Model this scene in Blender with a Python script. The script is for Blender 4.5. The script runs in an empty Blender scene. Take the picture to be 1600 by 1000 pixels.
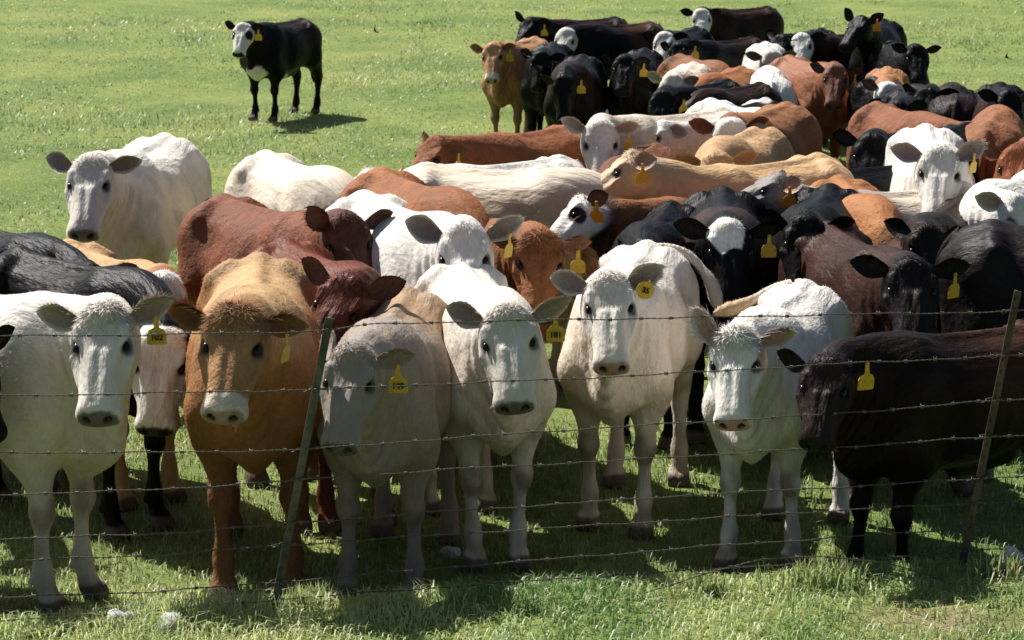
import bpy, bmesh, math, random
import numpy as np
from mathutils import Vector, Matrix
R = math.radians
rng = np.random.default_rng(7)
random.seed(7)

#=====CAMERA=====
scene = bpy.context.scene
col = scene.collection
CAM_H, FOC = 3.5, 4000.0                      # metres above the pasture; focal length in pixels of a 1600 wide frame
PITCH = math.atan(801.0 / FOC)
cam_data = bpy.data.cameras.new('camera')
cam = bpy.data.objects.new('camera', cam_data)
col.objects.link(cam)
cam.location = (0, 0, CAM_H)
cam.rotation_euler = (math.pi / 2 - PITCH, 0, 0)
cam_data.sensor_width = 36.0
cam_data.lens = FOC / 1600.0 * 36.0
cam_data.clip_start = 0.1
cam_data.clip_end = 3000.0
cam_data.dof.use_dof = True
cam_data.dof.focus_distance = 12.0
cam_data.dof.aperture_fstop = 9.0
scene.camera = cam

SUN_EL, SHADOW_DIR = 51.0, (0.72, -0.69)      # degrees; ground direction in which shadows fall
world = bpy.data.worlds.new('World')
scene.world = world
world.use_nodes = True
wn = world.node_tree.nodes
sky = wn.new('ShaderNodeTexSky')
sky.sky_type = 'NISHITA'
sky.sun_disc = False
sky.dust_density = 2.0
sky.ozone_density = 0.4
sky.sun_elevation = R(SUN_EL)
sky.sun_rotation = math.atan2(-SHADOW_DIR[0], -SHADOW_DIR[1])
world.node_tree.links.new(sky.outputs[0], wn['Background'].inputs[0])
wn['Background'].inputs[1].default_value = 0.052
sun_data = bpy.data.lights.new('sun', 'SUN')
sun_data.energy = 4.9
sun_data.angle = R(0.55)
sun_data.color = (1.0, 0.968, 0.915)
sun = bpy.data.objects.new('sun', sun_data)
col.objects.link(sun)
_l = math.hypot(*SHADOW_DIR)
_d = Vector((SHADOW_DIR[0] / _l * math.cos(R(SUN_EL)), SHADOW_DIR[1] / _l * math.cos(R(SUN_EL)), -math.sin(R(SUN_EL))))
sun.rotation_euler = _d.to_track_quat('-Z', 'Y').to_euler()
scene.view_settings.view_transform = 'Standard'
scene.view_settings.look = 'None'
scene.view_settings.gamma = 1.0
scene.view_settings.exposure = 0.80
scene.view_settings.use_curve_mapping = False

def pixel_ray(u, v):
    """unit direction through a pixel of the 1600 x 1000 frame"""
    x, y = (u - 800.0) / FOC, (500.0 - v) / FOC
    c, s = math.cos(PITCH), math.sin(PITCH)
    return np.array([x, c + y * s, -s + y * c])
def at(u, v, z=0.0):
    d = pixel_ray(u, v)
    k = (z - CAM_H) / d[2]
    return np.array([d[0] * k, d[1] * k, z])
def to_pixel(p):
    p = np.asarray(p, float) - np.array([0, 0, CAM_H])
    c, s = math.cos(PITCH), math.sin(PITCH)
    dep = p[1] * c - p[2] * s
    up = p[1] * s + p[2] * c
    return 800 + FOC * p[0] / dep, 500 - FOC * up / dep

#=====MATERIALS=====
def new_mat(name):
    m = bpy.data.materials.new(name)
    m.use_nodes = True
    nt = m.node_tree
    return m, nt.nodes, nt.links, nt.nodes['Principled BSDF']
def N(nodes, kind, **kw):
    n = nodes.new(kind)
    for k, v in kw.items():
        if k.startswith('i_'):
            n.inputs[k[2:]].default_value = v
        else:
            setattr(n, k, v)
    return n

def coat_material(name, curl, rough, spec, sheen, var):
    """animal hair: markings come from the 'coat' attribute, hair clumping from noise in the animal's own rest space"""
    m, n, l, b = new_mat(name)
    at_c = N(n, 'ShaderNodeAttribute', attribute_name='coat')
    at_r = N(n, 'ShaderNodeAttribute', attribute_name='rest')
    oi = N(n, 'ShaderNodeObjectInfo')
    off = N(n, 'ShaderNodeVectorMath', operation='MULTIPLY_ADD')
    comb = N(n, 'ShaderNodeCombineXYZ')
    mul = N(n, 'ShaderNodeMath', operation='MULTIPLY'); mul.inputs[1].default_value = 13.0
    l.new(oi.outputs['Random'], mul.inputs[0]); l.new(mul.outputs[0], comb.inputs[0]); l.new(mul.outputs[0], comb.inputs[2])
    l.new(at_r.outputs['Vector'], off.inputs[0]); off.inputs[1].default_value = (1, 1, 1); l.new(comb.outputs[0], off.inputs[2])
    big = N(n, 'ShaderNodeTexNoise', i_Scale=3.2, i_Detail=5.0, i_Roughness=0.6); l.new(off.outputs[0], big.inputs['Vector'])
    st = N(n, 'ShaderNodeVectorMath', operation='MULTIPLY'); st.inputs[1].default_value = (0.45, 1.5, 0.7) if curl < 0.5 else (1, 1, 1)
    l.new(off.outputs[0], st.inputs[0])
    fine = N(n, 'ShaderNodeTexNoise', i_Scale=34.0 if curl > 0.5 else 46.0, i_Detail=4.0, i_Roughness=0.62, i_Distortion=1.4 * curl)
    l.new(st.outputs[0], fine.inputs['Vector'])
    hair = N(n, 'ShaderNodeTexNoise', i_Scale=170.0, i_Detail=2.0, i_Roughness=0.6); l.new(st.outputs[0], hair.inputs['Vector'])
    mr = N(n, 'ShaderNodeMapRange'); mr.inputs[1].default_value = 0.32; mr.inputs[2].default_value = 0.68
    mr.inputs[3].default_value = 1.0 - var; mr.inputs[4].default_value = 1.0 + var * 0.6; l.new(big.outputs[0], mr.inputs[0])
    mr2 = N(n, 'ShaderNodeMapRange'); mr2.inputs[1].default_value = 0.3; mr2.inputs[2].default_value = 0.7
    mr2.inputs[3].default_value = 1.0 - var * 0.55; mr2.inputs[4].default_value = 1.0 + var * 0.35; l.new(fine.outputs[0], mr2.inputs[0])
    mm = N(n, 'ShaderNodeMath', operation='MULTIPLY'); l.new(mr.outputs[0], mm.inputs[0]); l.new(mr2.outputs[0], mm.inputs[1])
    sc = N(n, 'ShaderNodeVectorMath', operation='SCALE'); l.new(at_c.outputs['Color'], sc.inputs[0]); l.new(mm.outputs[0], sc.inputs['Scale'])
    l.new(sc.outputs[0], b.inputs['Base Color'])
    rr = N(n, 'ShaderNodeMapRange'); rr.inputs[3].default_value = 0.33; rr.inputs[4].default_value = rough
    l.new(at_c.outputs['Alpha'], rr.inputs[0]); l.new(rr.outputs[0], b.inputs['Roughness'])
    b.inputs['Specular IOR Level'].default_value = spec
    b.inputs['Sheen Weight'].default_value = sheen
    b.inputs['Sheen Roughness'].default_value = 0.45
    l.new(at_c.outputs['Color'], b.inputs['Sheen Tint'])
    md = N(n, 'ShaderNodeTexNoise', i_Scale=8.5, i_Detail=3.0, i_Roughness=0.55); l.new(st.outputs[0], md.inputs['Vector'])
    b0 = N(n, 'ShaderNodeBump', i_Strength=0.6, i_Distance=0.05); l.new(md.outputs[0], b0.inputs['Height'])
    b1 = N(n, 'ShaderNodeBump', i_Strength=0.28 + 0.4 * curl, i_Distance=0.012); l.new(fine.outputs[0], b1.inputs['Height']); l.new(b0.outputs[0], b1.inputs['Normal'])
    b2 = N(n, 'ShaderNodeBump', i_Strength=0.32, i_Distance=0.004); l.new(hair.outputs[0], b2.inputs['Height'])
    l.new(b1.outputs[0], b2.inputs['Normal']); l.new(b2.outputs[0], b.inputs['Normal'])
    return m
COAT = {
    'smooth': coat_material('smooth_pale_hair', 0.15, 0.62, 0.25, 0.25, 0.13),
    'curly': coat_material('curly_hair', 1.0, 0.7, 0.2, 0.3, 0.34),
    'sleek': coat_material('sleek_dark_hair', 0.12, 0.46, 0.085, 0.0, 0.36),
}
def simple_mat(name, colour, rough=0.5, spec=0.5, metal=0.0):
    m, n, l, b = new_mat(name)
    nz = N(n, 'ShaderNodeTexNoise', i_Scale=60.0, i_Detail=4.0)
    tc = N(n, 'ShaderNodeTexCoord'); l.new(tc.outputs['Object'], nz.inputs['Vector'])
    mr = N(n, 'ShaderNodeMapRange'); mr.inputs[1].default_value = 0.3; mr.inputs[2].default_value = 0.7; mr.inputs[3].default_value = 0.75; mr.inputs[4].default_value = 1.12
    l.new(nz.outputs[0], mr.inputs[0])
    sc = N(n, 'ShaderNodeVectorMath', operation='SCALE'); sc.inputs[0].default_value = colour[:3]; l.new(mr.outputs[0], sc.inputs['Scale'])
    l.new(sc.outputs[0], b.inputs['Base Color'])
    b.inputs['Roughness'].default_value = rough; b.inputs['Specular IOR Level'].default_value = spec; b.inputs['Metallic'].default_value = metal
    return m
M_EYE = simple_mat('dark_wet_eye', (0.008, 0.006, 0.005), 0.20, 0.3)
M_TAG = simple_mat('yellow_tag_plastic', (0.60, 0.38, 0.035), 0.5, 0.35)
M_TAGO = simple_mat('orange_tag_plastic', (0.78, 0.27, 0.02), 0.45, 0.4)
M_INK = simple_mat('black_marker_ink', (0.02, 0.018, 0.015), 0.6, 0.2)

#=====ANIMAL SHAPE: implicit surface meshed with surface nets=====
def prof(xs, ys):
    xs = np.array(xs); ys = np.array(ys)
    d = np.linspace(xs[0], xs[-1], 400); v = np.interp(d, xs, ys)
    k = np.exp(-0.5 * (np.arange(-24, 25) / 9.0) ** 2); k /= k.sum()
    vp = np.concatenate([2 * v[0] - v[24:0:-1], v, 2 * v[-1] - v[-2:-26:-1]])
    s = np.convolve(vp, k, 'valid')
    return lambda q: np.interp(q, d, s)
def smin(a, b, k):
    h = np.clip(0.5 + 0.5 * (b - a) / k, 0, 1)
    return b + (a - b) * h - k * h * (1 - h)
def smax(a, b, k): return -smin(-a, -b, k)
def rcone(P, a, b, r1, r2, ys=1.0):
    a = np.array(a, float); b = np.array(b, float)
    ab = b - a; px = P[0] - a[0]; py = (P[1] - a[1]) ; pz = P[2] - a[2]
    L2 = ab @ ab
    t = np.clip((px * ab[0] + py * ab[1] + pz * ab[2]) / L2, 0, 1)
    dx = px - t * ab[0]; dy = (py - t * ab[1]) / ys; dz = pz - t * ab[2]
    return (np.sqrt(dx * dx + dy * dy + dz * dz) - (r1 + (r2 - r1) * t)) * min(1.0, ys)
def ell(P, c, r):
    q = np.sqrt(((P[0] - c[0]) / r[0]) ** 2 + ((P[1] - c[1]) / r[1]) ** 2 + ((P[2] - c[2]) / r[2]) ** 2)
    return (q - 1) * min(r)

# torso outline
TX = [-0.80, -0.765, -0.70, -0.60, -0.50, -0.30, -0.10, 0.10, 0.25, 0.36, 0.48, 0.58, 0.66, 0.71]
T_TOP = prof(TX, [0.98, 1.06, 1.135, 1.175, 1.190, 1.172, 1.162, 1.165, 1.180, 1.190, 1.165, 1.09, 0.97, 0.86])
T_BOT = prof(TX, [0.90, 0.80, 0.72, 0.665, 0.630, 0.585, 0.545, 0.522, 0.512, 0.515, 0.53, 0.57, 0.65, 0.77])
T_WID = prof(TX, [0.03, 0.110, 0.185, 0.225, 0.245, 0.270, 0.300, 0.302, 0.272, 0.242, 0.215, 0.18, 0.13, 0.05])
# head outline, along the face from behind the poll (-0.06) to the nose (0.50)
HX = [-0.07, -0.03, 0.02, 0.08, 0.14, 0.20, 0.27, 0.34, 0.40, 0.445, 0.48, 0.502]
H_TOP = prof(HX, [0.00, 0.055, 0.078, 0.084, 0.082, 0.076, 0.069, 0.063, 0.060, 0.058, 0.046, 0.005])
H_BOT = prof(HX, [-0.06, -0.12, -0.165, -0.180, -0.176, -0.162, -0.138, -0.118, -0.108, -0.102, -0.080, -0.035])
H_WID = prof(HX, [0.05, 0.104, 0.134, 0.146, 0.147, 0.134, 0.112, 0.095, 0.091, 0.096, 0.086, 0.04])
HEAD_O = np.array([0.955, 0.0, 1.255]); HEAD_P = R(35.0)
HA = np.array([math.cos(HEAD_P), 0, -math.sin(HEAD_P)]); HN = np.array([math.sin(HEAD_P), 0, math.cos(HEAD_P)])
NP0 = np.array([0.42, 0.0, 0.99]); NP1 = np.array([0.93, 0.0, 1.20])
def head_point(a, y, n): return HEAD_O + HA * a + HN * n + np.array([0, y, 0])

def animal_sdf(X, Y, Z):
    P = (X, Y, Z); AY = np.abs(Y); PS = (X, AY, Z)
    tt, tb, tw = T_TOP(X), T_BOT(X), T_WID(X)
    zm, hz = (tt + tb) / 2, np.maximum((tt - tb) / 2, 0.02)
    u = (Z - zm) / hz
    w = np.maximum(tw, 0.02) * (1 - 0.10 * np.clip(u, -1, 1) - 0.05 * np.clip(u, 0, 1) ** 2)
    r = (np.abs(u) ** 2.35 + np.abs(AY / w) ** 2.35) ** (1 / 2.35)
    d = (r - 1) * np.minimum(hz, w)
    d = np.maximum(d, np.maximum(X - 0.71, -0.80 - X))
    # hip bones, ribs of the loin, pin bones, withers
    d = smin(d, rcone(PS, (-0.50, 0.13, 1.150), (-0.46, 0.205, 1.105), 0.045, 0.042), 0.07)
    d = smax(d, -ell(PS, (-0.30, 0.300, 1.03), (0.14, 0.070, 0.10)), 0.07)     # hollow of the flank
    d = smin(d, rcone(P, (-0.56, 0, 1.172), (0.30, 0, 1.165), 0.022, 0.026), 0.05)   # spine
    d = smin(d, rcone(PS, (0.30, 0.075, 1.15), (0.42, 0.185, 0.86), 0.045, 0.05), 0.06)   # shoulder blade
    d = smax(d, -rcone(PS, (0.20, 0.30, 1.05), (0.24, 0.33, 0.72), 0.05, 0.05), 0.08)   # behind the shoulder
    d = smin(d, rcone(PS, (-0.74, 0.085, 1.03), (-0.62, 0.10, 1.05), 0.05, 0.07), 0.10)
    d = smin(d, rcone(P, (-0.72, 0, 1.12), (-0.55, 0, 1.165), 0.035, 0.04), 0.08)
    # hind quarter
    d = smin(d, rcone(PS, (-0.55, 0.12, 0.95), (-0.46, 0.185, 0.70), 0.16, 0.125), 0.10)
    d = smin(d, rcone(PS, (-0.70, 0.10, 0.93), (-0.66, 0.135, 0.66), 0.085, 0.085), 0.09)
    d = smin(d, rcone(PS, (-0.50, 0.18, 0.72), (-0.685, 0.165, 0.45), 0.125, 0.062), 0.07)
    d = smin(d, rcone(PS, (-0.715, 0.16, 0.485), (-0.69, 0.158, 0.36), 0.050, 0.048), 0.03)
    d = smin(d, rcone(PS, (-0.69, 0.16, 0.40), (-0.665, 0.158, 0.15), 0.039, 0.038), 0.025)
    d = smin(d, rcone(PS, (-0.663, 0.158, 0.155), (-0.63, 0.158, 0.06), 0.049, 0.045), 0.025)
    # shoulder and foreleg
    d = smin(d, rcone(PS, (0.34, 0.10, 1.04), (0.50, 0.165, 0.74), 0.105, 0.11), 0.09)
    d = smin(d, rcone(PS, (0.50, 0.165, 0.73), (0.36, 0.165, 0.60), 0.105, 0.105), 0.08)
    d = smin(d, rcone(PS, (0.38, 0.158, 0.66), (0.415, 0.150, 0.40), 0.106, 0.047), 0.07)
    d = smin(d, ell(PS, (0.418, 0.150, 0.365), (0.060, 0.060, 0.062)), 0.022)
    d = smin(d, rcone(PS, (0.408, 0.148, 0.36), (0.405, 0.146, 0.15), 0.034, 0.033), 0.02)
    d = smin(d, rcone(PS, (0.405, 0.146, 0.155), (0.435, 0.146, 0.06), 0.047, 0.042), 0.025)
    for fx_, fy_ in ((-0.705, 0.158), (0.360, 0.146)):                               # dewclaws
        for q in (-1, 1): d = smin(d, ell(PS, (fx_, fy_ + 0.024 * q, 0.118), (0.018, 0.014, 0.022)), 0.012)
    d = smin(d, ell(PS, (0.585, 0.100, 0.655), (0.085, 0.075, 0.095)), 0.035)     # breast muscles
    d = smin(d, ell(PS, (0.530, 0.185, 0.80), (0.070, 0.055, 0.080)), 0.04)       # point of the shoulder
    # belly fold and sheath / udder line
    d = smin(d, rcone(P, (-0.34, 0, 0.54), (-0.02, 0, 0.50), 0.05, 0.05), 0.10)
    # neck, crest and dewlap
    nk = rcone(P, (0.40, 0, 0.92), (0.90, 0, 1.165), 0.255, 0.150, 0.68)
    d = smin(d, nk, 0.11)
    d = smin(d, rcone(P, (0.90, 0, 1.03), (0.66, 0, 0.66), 0.055, 0.075, 0.55), 0.10)
    d = smin(d, rcone(P, (0.65, 0, 0.66), (0.56, 0, 0.56), 0.075, 0.070, 0.7), 0.09)
    # head
    hx, hz_ = X - HEAD_O[0], Z - HEAD_O[2]
    A = hx * HA[0] + hz_ * HA[2]; NN = hx * HN[0] + hz_ * HN[2]
    ht, hb, hw = H_TOP(A), H_BOT(A), H_WID(A)
    zm, hz = (ht + hb) / 2, np.maximum((ht - hb) / 2, 0.015)
    u = (NN - zm) / hz
    w = np.maximum(hw, 0.015) * (1 + 0.02 * np.clip(u, -1, 1) - 0.16 * np.clip(-u, 0, 1) ** 2)
    r = (np.abs(u) ** 2.6 + np.abs(AY / w) ** 2.6) ** (1 / 2.6)
    hd = (r - 1) * np.minimum(hz, w)
    hd = np.maximum(hd, np.maximum(A - 0.502, -0.07 - A))
    H = (A, AY, NN)
    hd = smin(hd, ell(H, (0.02, 0.0, 0.065), (0.06, 0.075, 0.045)), 0.04)          # poll
    hd = smin(hd, ell(H, (0.10, 0.108, -0.09), (0.085, 0.032, 0.075)), 0.03)       # cheek
    hd = smin(hd, rcone(H, (0.085, 0.108, 0.062), (0.185, 0.106, 0.066), 0.020, 0.013), 0.03)   # brow
    hd = smin(hd, rcone(H, (0.19, 0.124, 0.014), (0.29, 0.088, -0.016), 0.022, 0.018), 0.035)    # cheekbone
    hd = smax(hd, -ell(H, (0.160, 0.142, 0.044), (0.034, 0.027, 0.020)), 0.02)     # eye socket
    hd = smin(hd, rcone(H, (0.132, 0.120, 0.066), (0.182, 0.117, 0.063), 0.009, 0.008), 0.010)   # upper lid
    hd = smin(hd, rcone(H, (0.136, 0.126, 0.022), (0.184, 0.122, 0.022), 0.007, 0.007), 0.012)   # lower lid
    hd = smax(hd, -ell(H, (0.155, 0.0, 0.115), (0.12, 0.05, 0.035)), 0.04)         # dished forehead
    hd = smin(hd, rcone(H, (0.20, 0.030, 0.058), (0.40, 0.028, 0.040), 0.022, 0.020), 0.02)   # nasal bones
    hd = smax(hd, -ell(H, (0.27, 0.118, 0.050), (0.10, 0.030, 0.034)), 0.035)      # hollow beside the nose
    hd = smin(hd, ell(H, (0.445, 0.052, -0.028), (0.045, 0.044, 0.045)), 0.03)     # lips
    hd = smin(hd, ell(H, (0.420, 0.0, -0.090), (0.050, 0.048, 0.030)), 0.025)      # chin
    hd = smax(hd, -rcone(H, (0.40, 0.09, -0.056), (0.53, 0.02, -0.050), 0.006, 0.007), 0.012)     # mouth
    hd = smax(hd, -ell(H, (0.494, 0.048, 0.006), (0.030, 0.017, 0.021)), 0.012)    # nostrils
    d = smin(d, hd, 0.055)
    # hooves with a cleft
    for cx in (-0.615, 0.45):
        yy = 0.158 if cx < 0 else 0.146
        for s in (-1, 1):
            hf = rcone(PS, (cx - 0.01, yy + 0.027 * s, 0.052), (cx + 0.025, yy + 0.026 * s, 0.020), 0.034, 0.043)
            d = smin(d, hf, 0.012)
    return np.maximum(d, -Z)

def axis_grid(segs):
    out = [segs[0][0]]
    for a, b, h in segs:
        n = max(1, int(round((b - a) / h))); out += list(a + (b - a) * (np.arange(n) + 1) / n)
    return np.array(out)
def surface_nets(gx, gy, gz):
    nx, ny, nz = len(gx), len(gy), len(gz)
    F = np.empty((nx, ny, nz), np.float32)
    for i0 in range(0, nx, 16):
        X, Y, Z = np.meshgrid(gx[i0:i0 + 16], gy, gz, indexing='ij')
        F[i0:i0 + 16] = animal_sdf(X, Y, Z)
    S = F < 0
    c = np.zeros((nx - 1, ny - 1, nz - 1), np.int8)
    for i in (0, 1):
        for j in (0, 1):
            for k in (0, 1):
                c += S[i:nx - 1 + i, j:ny - 1 + j, k:nz - 1 + k]
    cell = np.argwhere((c > 0) & (c < 8))
    idx = -np.ones(c.shape, np.int64); idx[tuple(cell.T)] = np.arange(len(cell))
    acc = np.zeros((len(cell), 3)); cnt = np.zeros(len(cell))
    G = (gx, gy, gz)
    corners = [(i, j, k) for i in (0, 1) for j in (0, 1) for k in (0, 1)]
    for a in corners:
        for ax in range(3):
            if a[ax]: continue
            b = list(a); b[ax] = 1
            fa = F[cell[:, 0] + a[0], cell[:, 1] + a[1], cell[:, 2] + a[2]]
            fb = F[cell[:, 0] + b[0], cell[:, 1] + b[1], cell[:, 2] + b[2]]
            m = (fa < 0) != (fb < 0)
            t = np.where(m, fa / np.where(fa == fb, 1, fa - fb), 0)
            p = np.stack([G[q][cell[:, q] + a[q]] for q in range(3)], 1)
            p[:, ax] += t * (G[ax][cell[:, ax] + 1] - G[ax][cell[:, ax]])
            acc[m] += p[m]; cnt[m] += 1
    V = acc / cnt[:, None]
    faces = []
    for ax in range(3):
        o = [q for q in range(3) if q != ax]
        sl0 = [slice(None)] * 3; sl1 = [slice(None)] * 3
        sl0[ax] = slice(0, -1); sl1[ax] = slice(1, None)
        ch = S[tuple(sl0)] != S[tuple(sl1)]
        e = np.argwhere(ch)
        e = e[(e[:, o[0]] > 0) & (e[:, o[1]] > 0) & (e[:, o[0]] < F.shape[o[0]] - 1) & (e[:, o[1]] < F.shape[o[1]] - 1)]
        ins = S[tuple(e.T)]
        q = []
        for da, db in ((1, 1), (0, 1), (0, 0), (1, 0)):
            t = e.copy(); t[:, o[0]] -= da; t[:, o[1]] -= db; q.append(idx[tuple(t.T)])
        q = np.stack(q, 1)
        flip = ins if ax != 1 else ~ins
        q[~flip] = q[~flip][:, ::-1]
        faces.append(q)
    return V, np.concatenate(faces)
def relax(V, Fc, it, lam=0.5):
    for _ in range(it):
        s = np.zeros_like(V); n = np.zeros(len(V))
        for a, b in ((0, 1), (1, 2), (2, 3), (3, 0)):
            np.add.at(s, Fc[:, a], V[Fc[:, b]]); np.add.at(s, Fc[:, b], V[Fc[:, a]])
            np.add.at(n, Fc[:, a], 1); np.add.at(n, Fc[:, b], 1)
        V = V + lam * (s / n[:, None] - V)
    return V
def vnormals(V, Fc):
    n = np.cross(V[Fc[:, 2]] - V[Fc[:, 0]], V[Fc[:, 3]] - V[Fc[:, 1]])
    out = np.zeros_like(V)
    for k in range(4): np.add.at(out, Fc[:, k], n)
    return out / np.maximum(np.linalg.norm(out, axis=1), 1e-9)[:, None]

def ear_mesh(nu, nv):
    """leaf-shaped cupped ear with thickness: length along +x, opening towards +z, width along y"""
    us = np.linspace(0, 1, nu); vs = np.linspace(-1, 1, nv)
    def pt(u, v, th):
        w = 0.063 * (0.36 + 0.64 * min(1, u / 0.42) ** 0.8) if u < 0.45 else 0.063 * max(0, 1 - ((u - 0.45) / 0.56) ** 1.75) ** 0.72
        w = max(w, 0.004)
        y = v * w
        cup = 0.050 * (1 - 0.55 * u) * (v * v) * (w / 0.064)
        return (0.196 * u, y - 0.012 * u, cup - 0.028 * math.sin(u * 2.6) * (1 - 0.3 * v) + th)
    V, tag = [], []
    for side in (0, 1):
        for u in us:
            for v in vs:
                e = 1 - max(abs(v), u ** 4) ** 6
                V.append(pt(u, v, (0.006 if side else -0.006) * e)); tag.append((side, u, v))
    F = []
    k = nu * nv
    for i in range(nu - 1):
        for j in range(nv - 1):
            a, b, c, d = i * nv + j, i * nv + j + 1, (i + 1) * nv + j + 1, (i + 1) * nv + j
            F.append((d, c, b, a)); F.append((k + a, k + b, k + c, k + d))
    for i in range(nu - 1):
        for j, fl in ((0, 0), (nv - 1, 1)):
            q = (i * nv + j, (i + 1) * nv + j, k + (i + 1) * nv + j, k + i * nv + j)
            F.append(q if not fl else q[::-1])
    for j in range(nv - 1):
        i = nu - 1
        F.append((i * nv + j, i * nv + j + 1, k + i * nv + j + 1, k + i * nv + j))
    return np.array(V), np.array(F), np.array(tag)

class Proto: pass
def make_proto(f):
    p = Proto()
    gx = axis_grid([(-0.86, -0.30, 0.020 * f), (-0.30, 0.30, 0.028 * f), (0.30, 0.62, 0.019 * f), (0.62, 0.86, 0.014 * f), (0.86, 1.48, 0.0085 * f)])
    gy = axis_grid([(-0.40, -0.24, 0.017 * f), (-0.24, -0.13, 0.012 * f), (-0.13, 0.13, 0.0095 * f), (0.13, 0.24, 0.012 * f), (0.24, 0.40, 0.017 * f)])
    gz = axis_grid([(-0.02, 0.12, 0.011 * f), (0.12, 0.50, 0.018 * f), (0.50, 0.90, 0.024 * f), (0.90, 1.42, 0.0100 * f if f < 1.5 else 0.011 * f)])
    V, Fc = surface_nets(gx, gy, gz)
    n = vnormals(V, Fc)
    if (n * (V - np.array([0, 0, 0.85]))).sum() < 0: Fc = Fc[:, ::-1]
    V = relax(V, Fc, 2, 0.45)
    # loose skin: folds running down the neck behind the jaw, faint ribs
    nn = vnormals(V, Fc); tn = ((V - NP0) @ NDIR) / NLEN
    ax = NP0 + np.clip(tn, 0, 1)[:, None] * NLEN * NDIR
    low = sstep(0.08, -0.10, (V - ax)[:, 2]) * sstep(0.10, 0.35, tn) * sstep(0.98, 0.75, tn)
    fold = np.sin(tn * NLEN / 0.062 * 6.28 + 1.3 * np.sin(V[:, 2] * 9) + 2.2 * V[:, 1] * np.sign(V[:, 1])) * 0.0075
    rib = np.sin((V[:, 0] + 0.25 * (V[:, 2] - 0.8)) / 0.085 * 6.28) * 0.0022 * sstep(-0.35, -0.2, V[:, 0]) * sstep(0.28, 0.15, V[:, 0]) * sstep(1.1, 0.95, V[:, 2]) * sstep(0.55, 0.7, V[:, 2])
    if f < 1.8: V = V + nn * (fold * low + rib)[:, None]
    p.V, p.F = V, Fc
    p.ear = ear_mesh(9, 7) if f < 1.3 else ear_mesh(6, 5)
    return p

#=====ANIMAL POSING AND COAT=====
def sstep(a, b, x):
    t = np.clip((x - a) / (b - a), 0, 1); return t * t * (3 - 2 * t)
def rot_log(Rm):
    ang = math.acos(max(-1, min(1, (np.trace(Rm) - 1) / 2)))
    if ang < 1e-6: return np.zeros(3)
    return ang / (2 * math.sin(ang)) * np.array([Rm[2, 1] - Rm[1, 2], Rm[0, 2] - Rm[2, 0], Rm[1, 0] - Rm[0, 1]])
def rot_apply(w, s, v):
    """rotate vectors v by the rotation vector w scaled by s (one s per vector)"""
    ang = np.linalg.norm(w)
    if ang < 1e-9: return v
    k = w / ang; th = (s * ang)[:, None]
    return v * np.cos(th) + np.cross(k, v) * np.sin(th) + k * (v @ k)[:, None] * (1 - np.cos(th))
def Rz(a): c, s = math.cos(R(a)), math.sin(R(a)); return np.array([[c, -s, 0], [s, c, 0], [0, 0, 1]])
def Ry(a): c, s = math.cos(R(a)), math.sin(R(a)); return np.array([[c, 0, s], [0, 1, 0], [-s, 0, c]])
def Rx(a): c, s = math.cos(R(a)), math.sin(R(a)); return np.array([[1, 0, 0], [0, c, -s], [0, s, c]])
NDIR = (NP1 - NP0) / np.linalg.norm(NP1 - NP0); NLEN = np.linalg.norm(NP1 - NP0)

class Pose:
    def __init__(s, neck_yaw, neck_pitch, head_yaw, head_pitch, head_roll, legs, scale, width, head_size, leg=0.10, hl=1.0, hw=1.0):
        s.leg, s.hl, s.hw = leg, hl, hw
        s.wn = rot_log(Rz(neck_yaw) @ Ry(-neck_pitch))
        Rn = Rz(neck_yaw) @ Ry(-neck_pitch)
        Rh = Rz(head_yaw) @ Ry(head_pitch - 35.0) @ Rx(head_roll)
        s.wq = rot_log(Rn.T @ Rh)
        s.legs, s.scale, s.width, s.hs = legs, scale, width, head_size
        ts = np.linspace(0, 1, 65); mid = (ts[1:] + ts[:-1]) / 2
        d = s.rot(mid, np.repeat(NDIR[None] * NLEN / 64, 64, 0))
        s.ts, s.curve = ts, np.vstack([NP0, NP0 + np.cumsum(d, 0)])
    def rot(s, t, v):
        v = rot_apply(s.wq, sstep(0.55, 1.0, t), v)
        return rot_apply(s.wn, sstep(0.0, 0.7, t), v)
    def apply(s, V):
        V = np.array(V, float)
        t = np.clip(((V - NP0) @ NDIR) / NLEN, 0, 1)
        body = V.copy(); body[:, 0] = np.where(V[:, 0] < 0.42, 0.42 + (V[:, 0] - 0.42) * 0.93, V[:, 0])
        for k, (fx, fy) in enumerate(((1, 1), (1, -1), (-1, 1), (-1, -1))):      # fore left, fore right, hind left, hind right
            dx, dy = s.legs[k]
            if dx == 0 and dy == 0: continue
            m = (np.sign(V[:, 0]) == fx) & (np.sign(V[:, 1]) == fy) & (t < 0.02)
            w = np.clip((0.70 - V[:, 2]) / 0.62, 0, 1) ** 1.2 * m * sstep(0.03, 0.10, np.abs(V[:, 1]))
            body[:, 0] += w * dx; body[:, 1] += w * dy
        c = NP0 + t[:, None] * NLEN * NDIR
        hwt = sstep(0.6, 1.0, t)[:, None]
        loc = (V - c) * (1 + (s.hs - 1) * hwt)
        loc = loc + hwt * ((s.hl - 1) * (loc @ HA)[:, None] * HA + (s.hw - 1) * loc[:, 1:2] * np.array([[0, 1.0, 0]]))
        out = np.stack([np.interp(t, s.ts, s.curve[:, k]) for k in range(3)], 1) + s.rot(t, loc)
        out = np.where((t > 1e-6)[:, None], out, body)
        out[:, 1] *= np.where(t < 0.5, s.width, s.width + (1 - s.width) * sstep(0.5, 0.9, t))
        out[:, 2] += s.leg * np.clip(V[:, 2] / 0.5, 0, 1)
        return out * s.scale
    def dirs(s, V, D, eps=0.01):
        d = s.apply(V + D * eps) - s.apply(V)
        return d / np.maximum(np.linalg.norm(d, axis=1), 1e-9)[:, None]

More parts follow.
